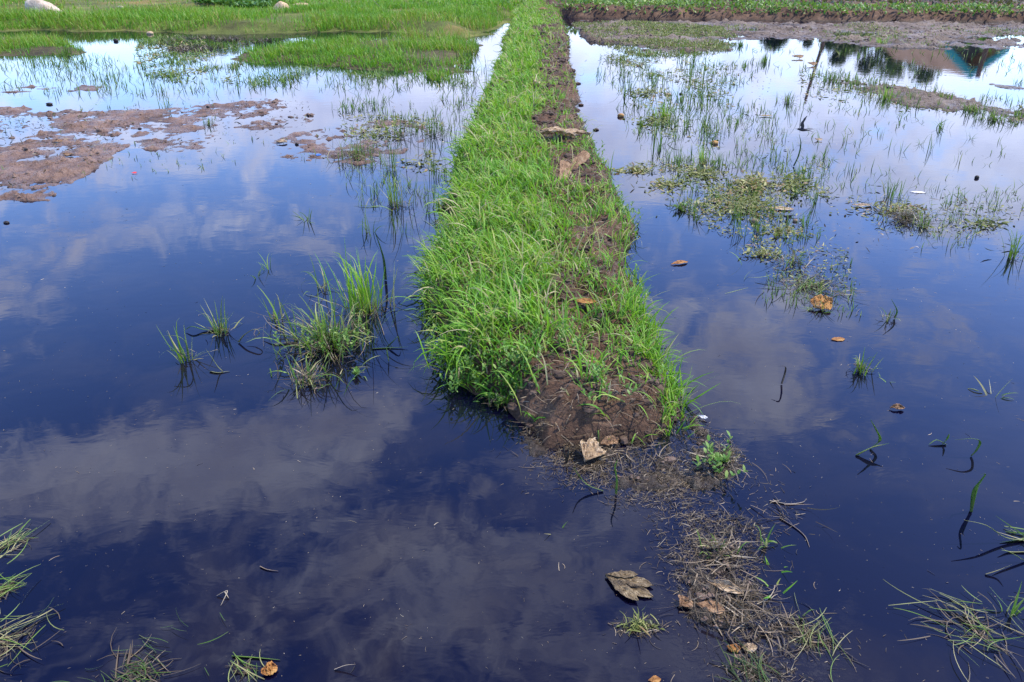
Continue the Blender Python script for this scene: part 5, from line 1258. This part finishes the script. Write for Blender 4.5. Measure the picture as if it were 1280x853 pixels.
# ------------------------------------------------------------------ what stands behind the fields and shows in the water
def mir(px, py, Y): return Vector(mirror_at(px, py, Y).tolist())
def prism(name, pts, ext, mat, parent=None):
    """flat outline pts extruded by vector ext"""
    bm = bmesh.new()
    a = [bm.verts.new(p) for p in pts]; b_ = [bm.verts.new(Vector(p) + ext) for p in pts]; n = len(a)
    bm.faces.new(a); bm.faces.new(b_[::-1])
    for i in range(n): bm.faces.new((a[i], b_[i], b_[(i + 1) % n], a[(i + 1) % n]))
    bmesh.ops.recalc_face_normals(bm, faces=bm.faces)
    me = bpy.data.meshes.new(name); bm.to_mesh(me); bm.free(); me.materials.append(mat)
    o = bpy.data.objects.new(name, me); COL.objects.link(o)
    if parent: o.parent = parent
    return o
A_ = mir(1211, 97, 40)                           # gable apex
EL_ = mir(1180, 64, 40)                          # left eave
EL_.y = A_.y
half = A_.x - EL_.x; drop = A_.z - EL_.z
ER_ = Vector((A_.x + half, A_.y, EL_.z))
a, b_, c = ray(1118, 74); Yb = (A_.z + CAM_H) / float(-c / b_)
B_ = Vector((float(a / b_) * Yb, Yb, A_.z))
rid = B_ - A_
gz0 = ground_z(A_.x, A_.y, -0.2)
base = Vector((A_.x, A_.y, gz0))
house = tag(empty('field_house', base), 'low house with rusty brown gable roof and teal barge boards, mirrored in the right field', 'house')
L0 = lambda p: Vector(p) - base
dn = Vector((0, 0, -0.16))
prism('roof', [L0(A_), L0(B_), L0(EL_ + rid), L0(EL_)], dn, M_thatch, house)
prism('roof', [L0(A_), L0(ER_), L0(ER_ + rid), L0(B_)], dn, M_thatch, house)
fw = -rid.normalized() * 0.12
for P, Q in ((A_, EL_), (A_, ER_)):
    prism('barge_board', [L0(P) + fw * .3 + Vector((0, 0, .05)), L0(Q) + fw * .3 + Vector((0, 0, .05)), L0(Q) + fw * .3 + Vector((0, 0, -.32)), L0(P) + fw * .3 + Vector((0, 0, -.32))], fw, M_teal, house)
i0 = rid.normalized() * 1.1
wl = [Vector((EL_.x + .35, EL_.y, gz0 - .2)), Vector((ER_.x - .35, ER_.y, gz0 - .2)), Vector((ER_.x - .35, ER_.y, ER_.z + .1)), Vector((A_.x, A_.y, A_.z - .3)), Vector((EL_.x + .35, EL_.y, EL_.z + .1))]
prism('wall', [L0(p) + i0 for p in wl], rid - i0 * 1.6, M_wall, house)
dr = prism('door', [L0(Vector((A_.x - .5, A_.y, gz0 + .02))) + i0 * .99, L0(Vector((A_.x + .4, A_.y, gz0 + .02))) + i0 * .99, L0(Vector((A_.x + .4, A_.y, gz0 + 2.0))) + i0 * .99, L0(Vector((A_.x - .5, A_.y, gz0 + 2.0))) + i0 * .99], i0 * -.05, M_wood, house)

def pole(name, label, foot, top, r0, r1, mat, cat):
    e = (top - foot); n = 10; bm = bmesh.new(); rs = []
    for k in range(n + 1):
        t = k / n; p = e * t + Vector((0.05 * math.sin(t * 5), 0, 0)); r = r0 + (r1 - r0) * t
        rs.append([bm.verts.new(p + Vector((r * math.cos(q * math.tau / 8), r * math.sin(q * math.tau / 8), 0))) for q in range(8)])
    for x0, x1 in zip(rs[:-1], rs[1:]):
        for q in range(8): bm.faces.new((x0[q], x0[(q + 1) % 8], x1[(q + 1) % 8], x1[q]))
    bm.faces.new(rs[-1]); bm.faces.new(rs[0][::-1])
    me = bpy.data.meshes.new(name); bm.to_mesh(me); bm.free(); me.materials.append(mat)
    for p in me.polygons: p.use_smooth = True
    o = bpy.data.objects.new(name, me); COL.objects.link(o); o.location = foot
    return tag(o, label, cat)
def footed(px0, py0, px1, py1, Y):
    a_, b__ = mir(px0, py0, Y), mir(px1, py1, Y)
    g = ground_z(a_.x, a_.y, -0.2)
    t = (g - 0.3 - b__.z) / (a_.z - b__.z)
    return b__ + (a_ - b__) * t, b__
f_, t_ = footed(1027, 58, 1007, 130, 34); pole('wooden_pole', 'tall leaning wooden pole mirrored in the right field', f_, t_, 0.085, 0.06, M_wood, 'pole')
f_, t_ = footed(1232, 66, 1223, 98, 37); pole('wooden_post', 'thick leaning brown post in front of the house gable', f_, t_, 0.12, 0.10, M_wood, 'post')
# banana plant in front of the gable
tp = mir(1217, 86, 38.5); gb = ground_z(tp.x, tp.y, -0.2)
bn = tag(empty('banana_plant', (tp.x, tp.y, gb)), 'banana plant with broad green leaves in front of the house', 'plant')
hh = tp.z - gb
q = tuft_geo(1, 0.1, 0.01); 
g = blades([[0, 0, 0]], 0.3, hh * 0.55, 0.22, 0.03, 0.05, 1, 4, 'stem', tint=0.5, roll=[0.0]); g2 = blades([[0, 0, 0]], 1.87, hh * 0.55, 0.22, 0.03, 0.05, 1, 4, 'stem', tint=0.5, roll=[0.0])
g = join([g, g2]); mesh_np('stem', g[0], g[1], M_banana, g[2], parent=bn)
n = 9
g = blades(np.tile([[0, 0, hh * 0.45]], (n, 1)), np.arange(n) * 2.4, hh * rng.uniform(.35, .5, n), 0.3, np.full(n, .25), rng.uniform(.7, 1.5, n), 1.2, 8, 'leaf', tint=rng.random(n), roll=np.zeros(n))
mesh_np('leaves', g[0], g[1], M_banana, g[2], parent=bn)

def tree(label, px, py, Y, wpx, name='broadleaf_tree', group=None, tall=True):
    t = mir(px, py, Y); g0 = ground_z(t.x, t.y, -0.2); H = t.z - g0; W = wpx / FPX * Y
    e = tag(empty(name, (t.x, t.y, g0)), label, 'tree', group)
    bm = bmesh.new()
    def limb(p, q_, r0, r1):
        ax = (q_ - p); u = ax.orthogonal().normalized(); v = ax.normalized().cross(u); rr = []
        for k in range(5):
            s_ = k / 4; c = p + ax * s_ + Vector((rng.normal(0, .02) * H, rng.normal(0, .02) * H, 0)) * (0 < k < 4); r = r0 + (r1 - r0) * s_
            rr.append([bm.verts.new(c + (u * math.cos(j * math.tau / 7) + v * math.sin(j * math.tau / 7)) * r) for j in range(7)])
        for x0, x1 in zip(rr[:-1], rr[1:]):
            for j in range(7): bm.faces.new((x0[j], x0[(j + 1) % 7], x1[(j + 1) % 7], x1[j]))
    limb(Vector((0, 0, -.2)), Vector((rng.normal(0, .05) * H, 0, H * .8)), .035 * H, .008 * H)
    blobs = []
    for k in range(18):
        an = rng.uniform(0, 6.283); rr = W * rng.uniform(.1, .45); zz = H * rng.uniform(.08, .86)
        rr *= 1 - .6 * max(0, (zz / H - .5)) * 2 * .8
        c = Vector((rr * math.cos(an), rr * math.sin(an), zz)); blobs.append((c, W * rng.uniform(.13, .24)))
        limb(Vector((0, 0, zz * .6)), c, .014 * H, .004 * H)
    blobs.append((Vector((0, 0, H * .9)), W * .12))
    me = bpy.data.meshes.new('trunk'); bm.to_mesh(me); bm.free(); me.materials.append(M_bark)
    o = bpy.data.objects.new('trunk', me); COL.objects.link(o); o.parent = e
    pts = []
    for c, r in blobs:
        m = 420; dd = rng.normal(0, 1, (m, 3)); dd /= np.linalg.norm(dd, axis=1)[:, None]
        pts.append(np.array(c) + dd * (r * rng.uniform(.3, 1.1, m) ** .7)[:, None])
    pts = np.concatenate(pts); m = len(pts)
    g = blades(pts, rng.uniform(0, 6.283, m), rng.uniform(.14, .32, m), rng.uniform(.08, .16, m), rng.uniform(.4, 2.4, m), rng.uniform(0, .8, m), 1, 3, 'leaf', tint=rng.beta(1.6, 2.2, m))
    mesh_np('crown', g[0], g[1], M_crown, g[2], parent=e)
for lab, px, py, Y, wpx in (('dark tree nearest to the leaning pole, mirrored beyond the right field', 1046, 84, 47, 76), ('dark spreading tree between the pole and the house', 1080, 94, 50, 92), ('tall dark tree behind the left end of the house roof', 1114, 100, 54, 90), ('dark green bushy tree rising behind the middle of the house roof', 1152, 110, 56, 84), ('small dark tree mirrored left of the leaning pole', 1008, 64, 48, 26), ('low dark bush mirrored in the back corner of the right field', 968, 64, 46, 60)):
    tree(lab, px, py, Y, wpx, group='trees beyond the right field')
for lab, px, py, Y, wpx in (('leftmost of the dark trees mirrored behind the left island', 222, 66, 50, 90), ('dark tree mirrored in the gap of water behind the left island', 275, 68, 52, 90), ('right hand dark tree mirrored behind the left island', 330, 66, 54, 90), ('dark tree mirrored in the narrow gap left of the small sky window', 440, 60, 55, 110)):
    tree(lab, px, py, Y, wpx, group='trees beyond the meadow')
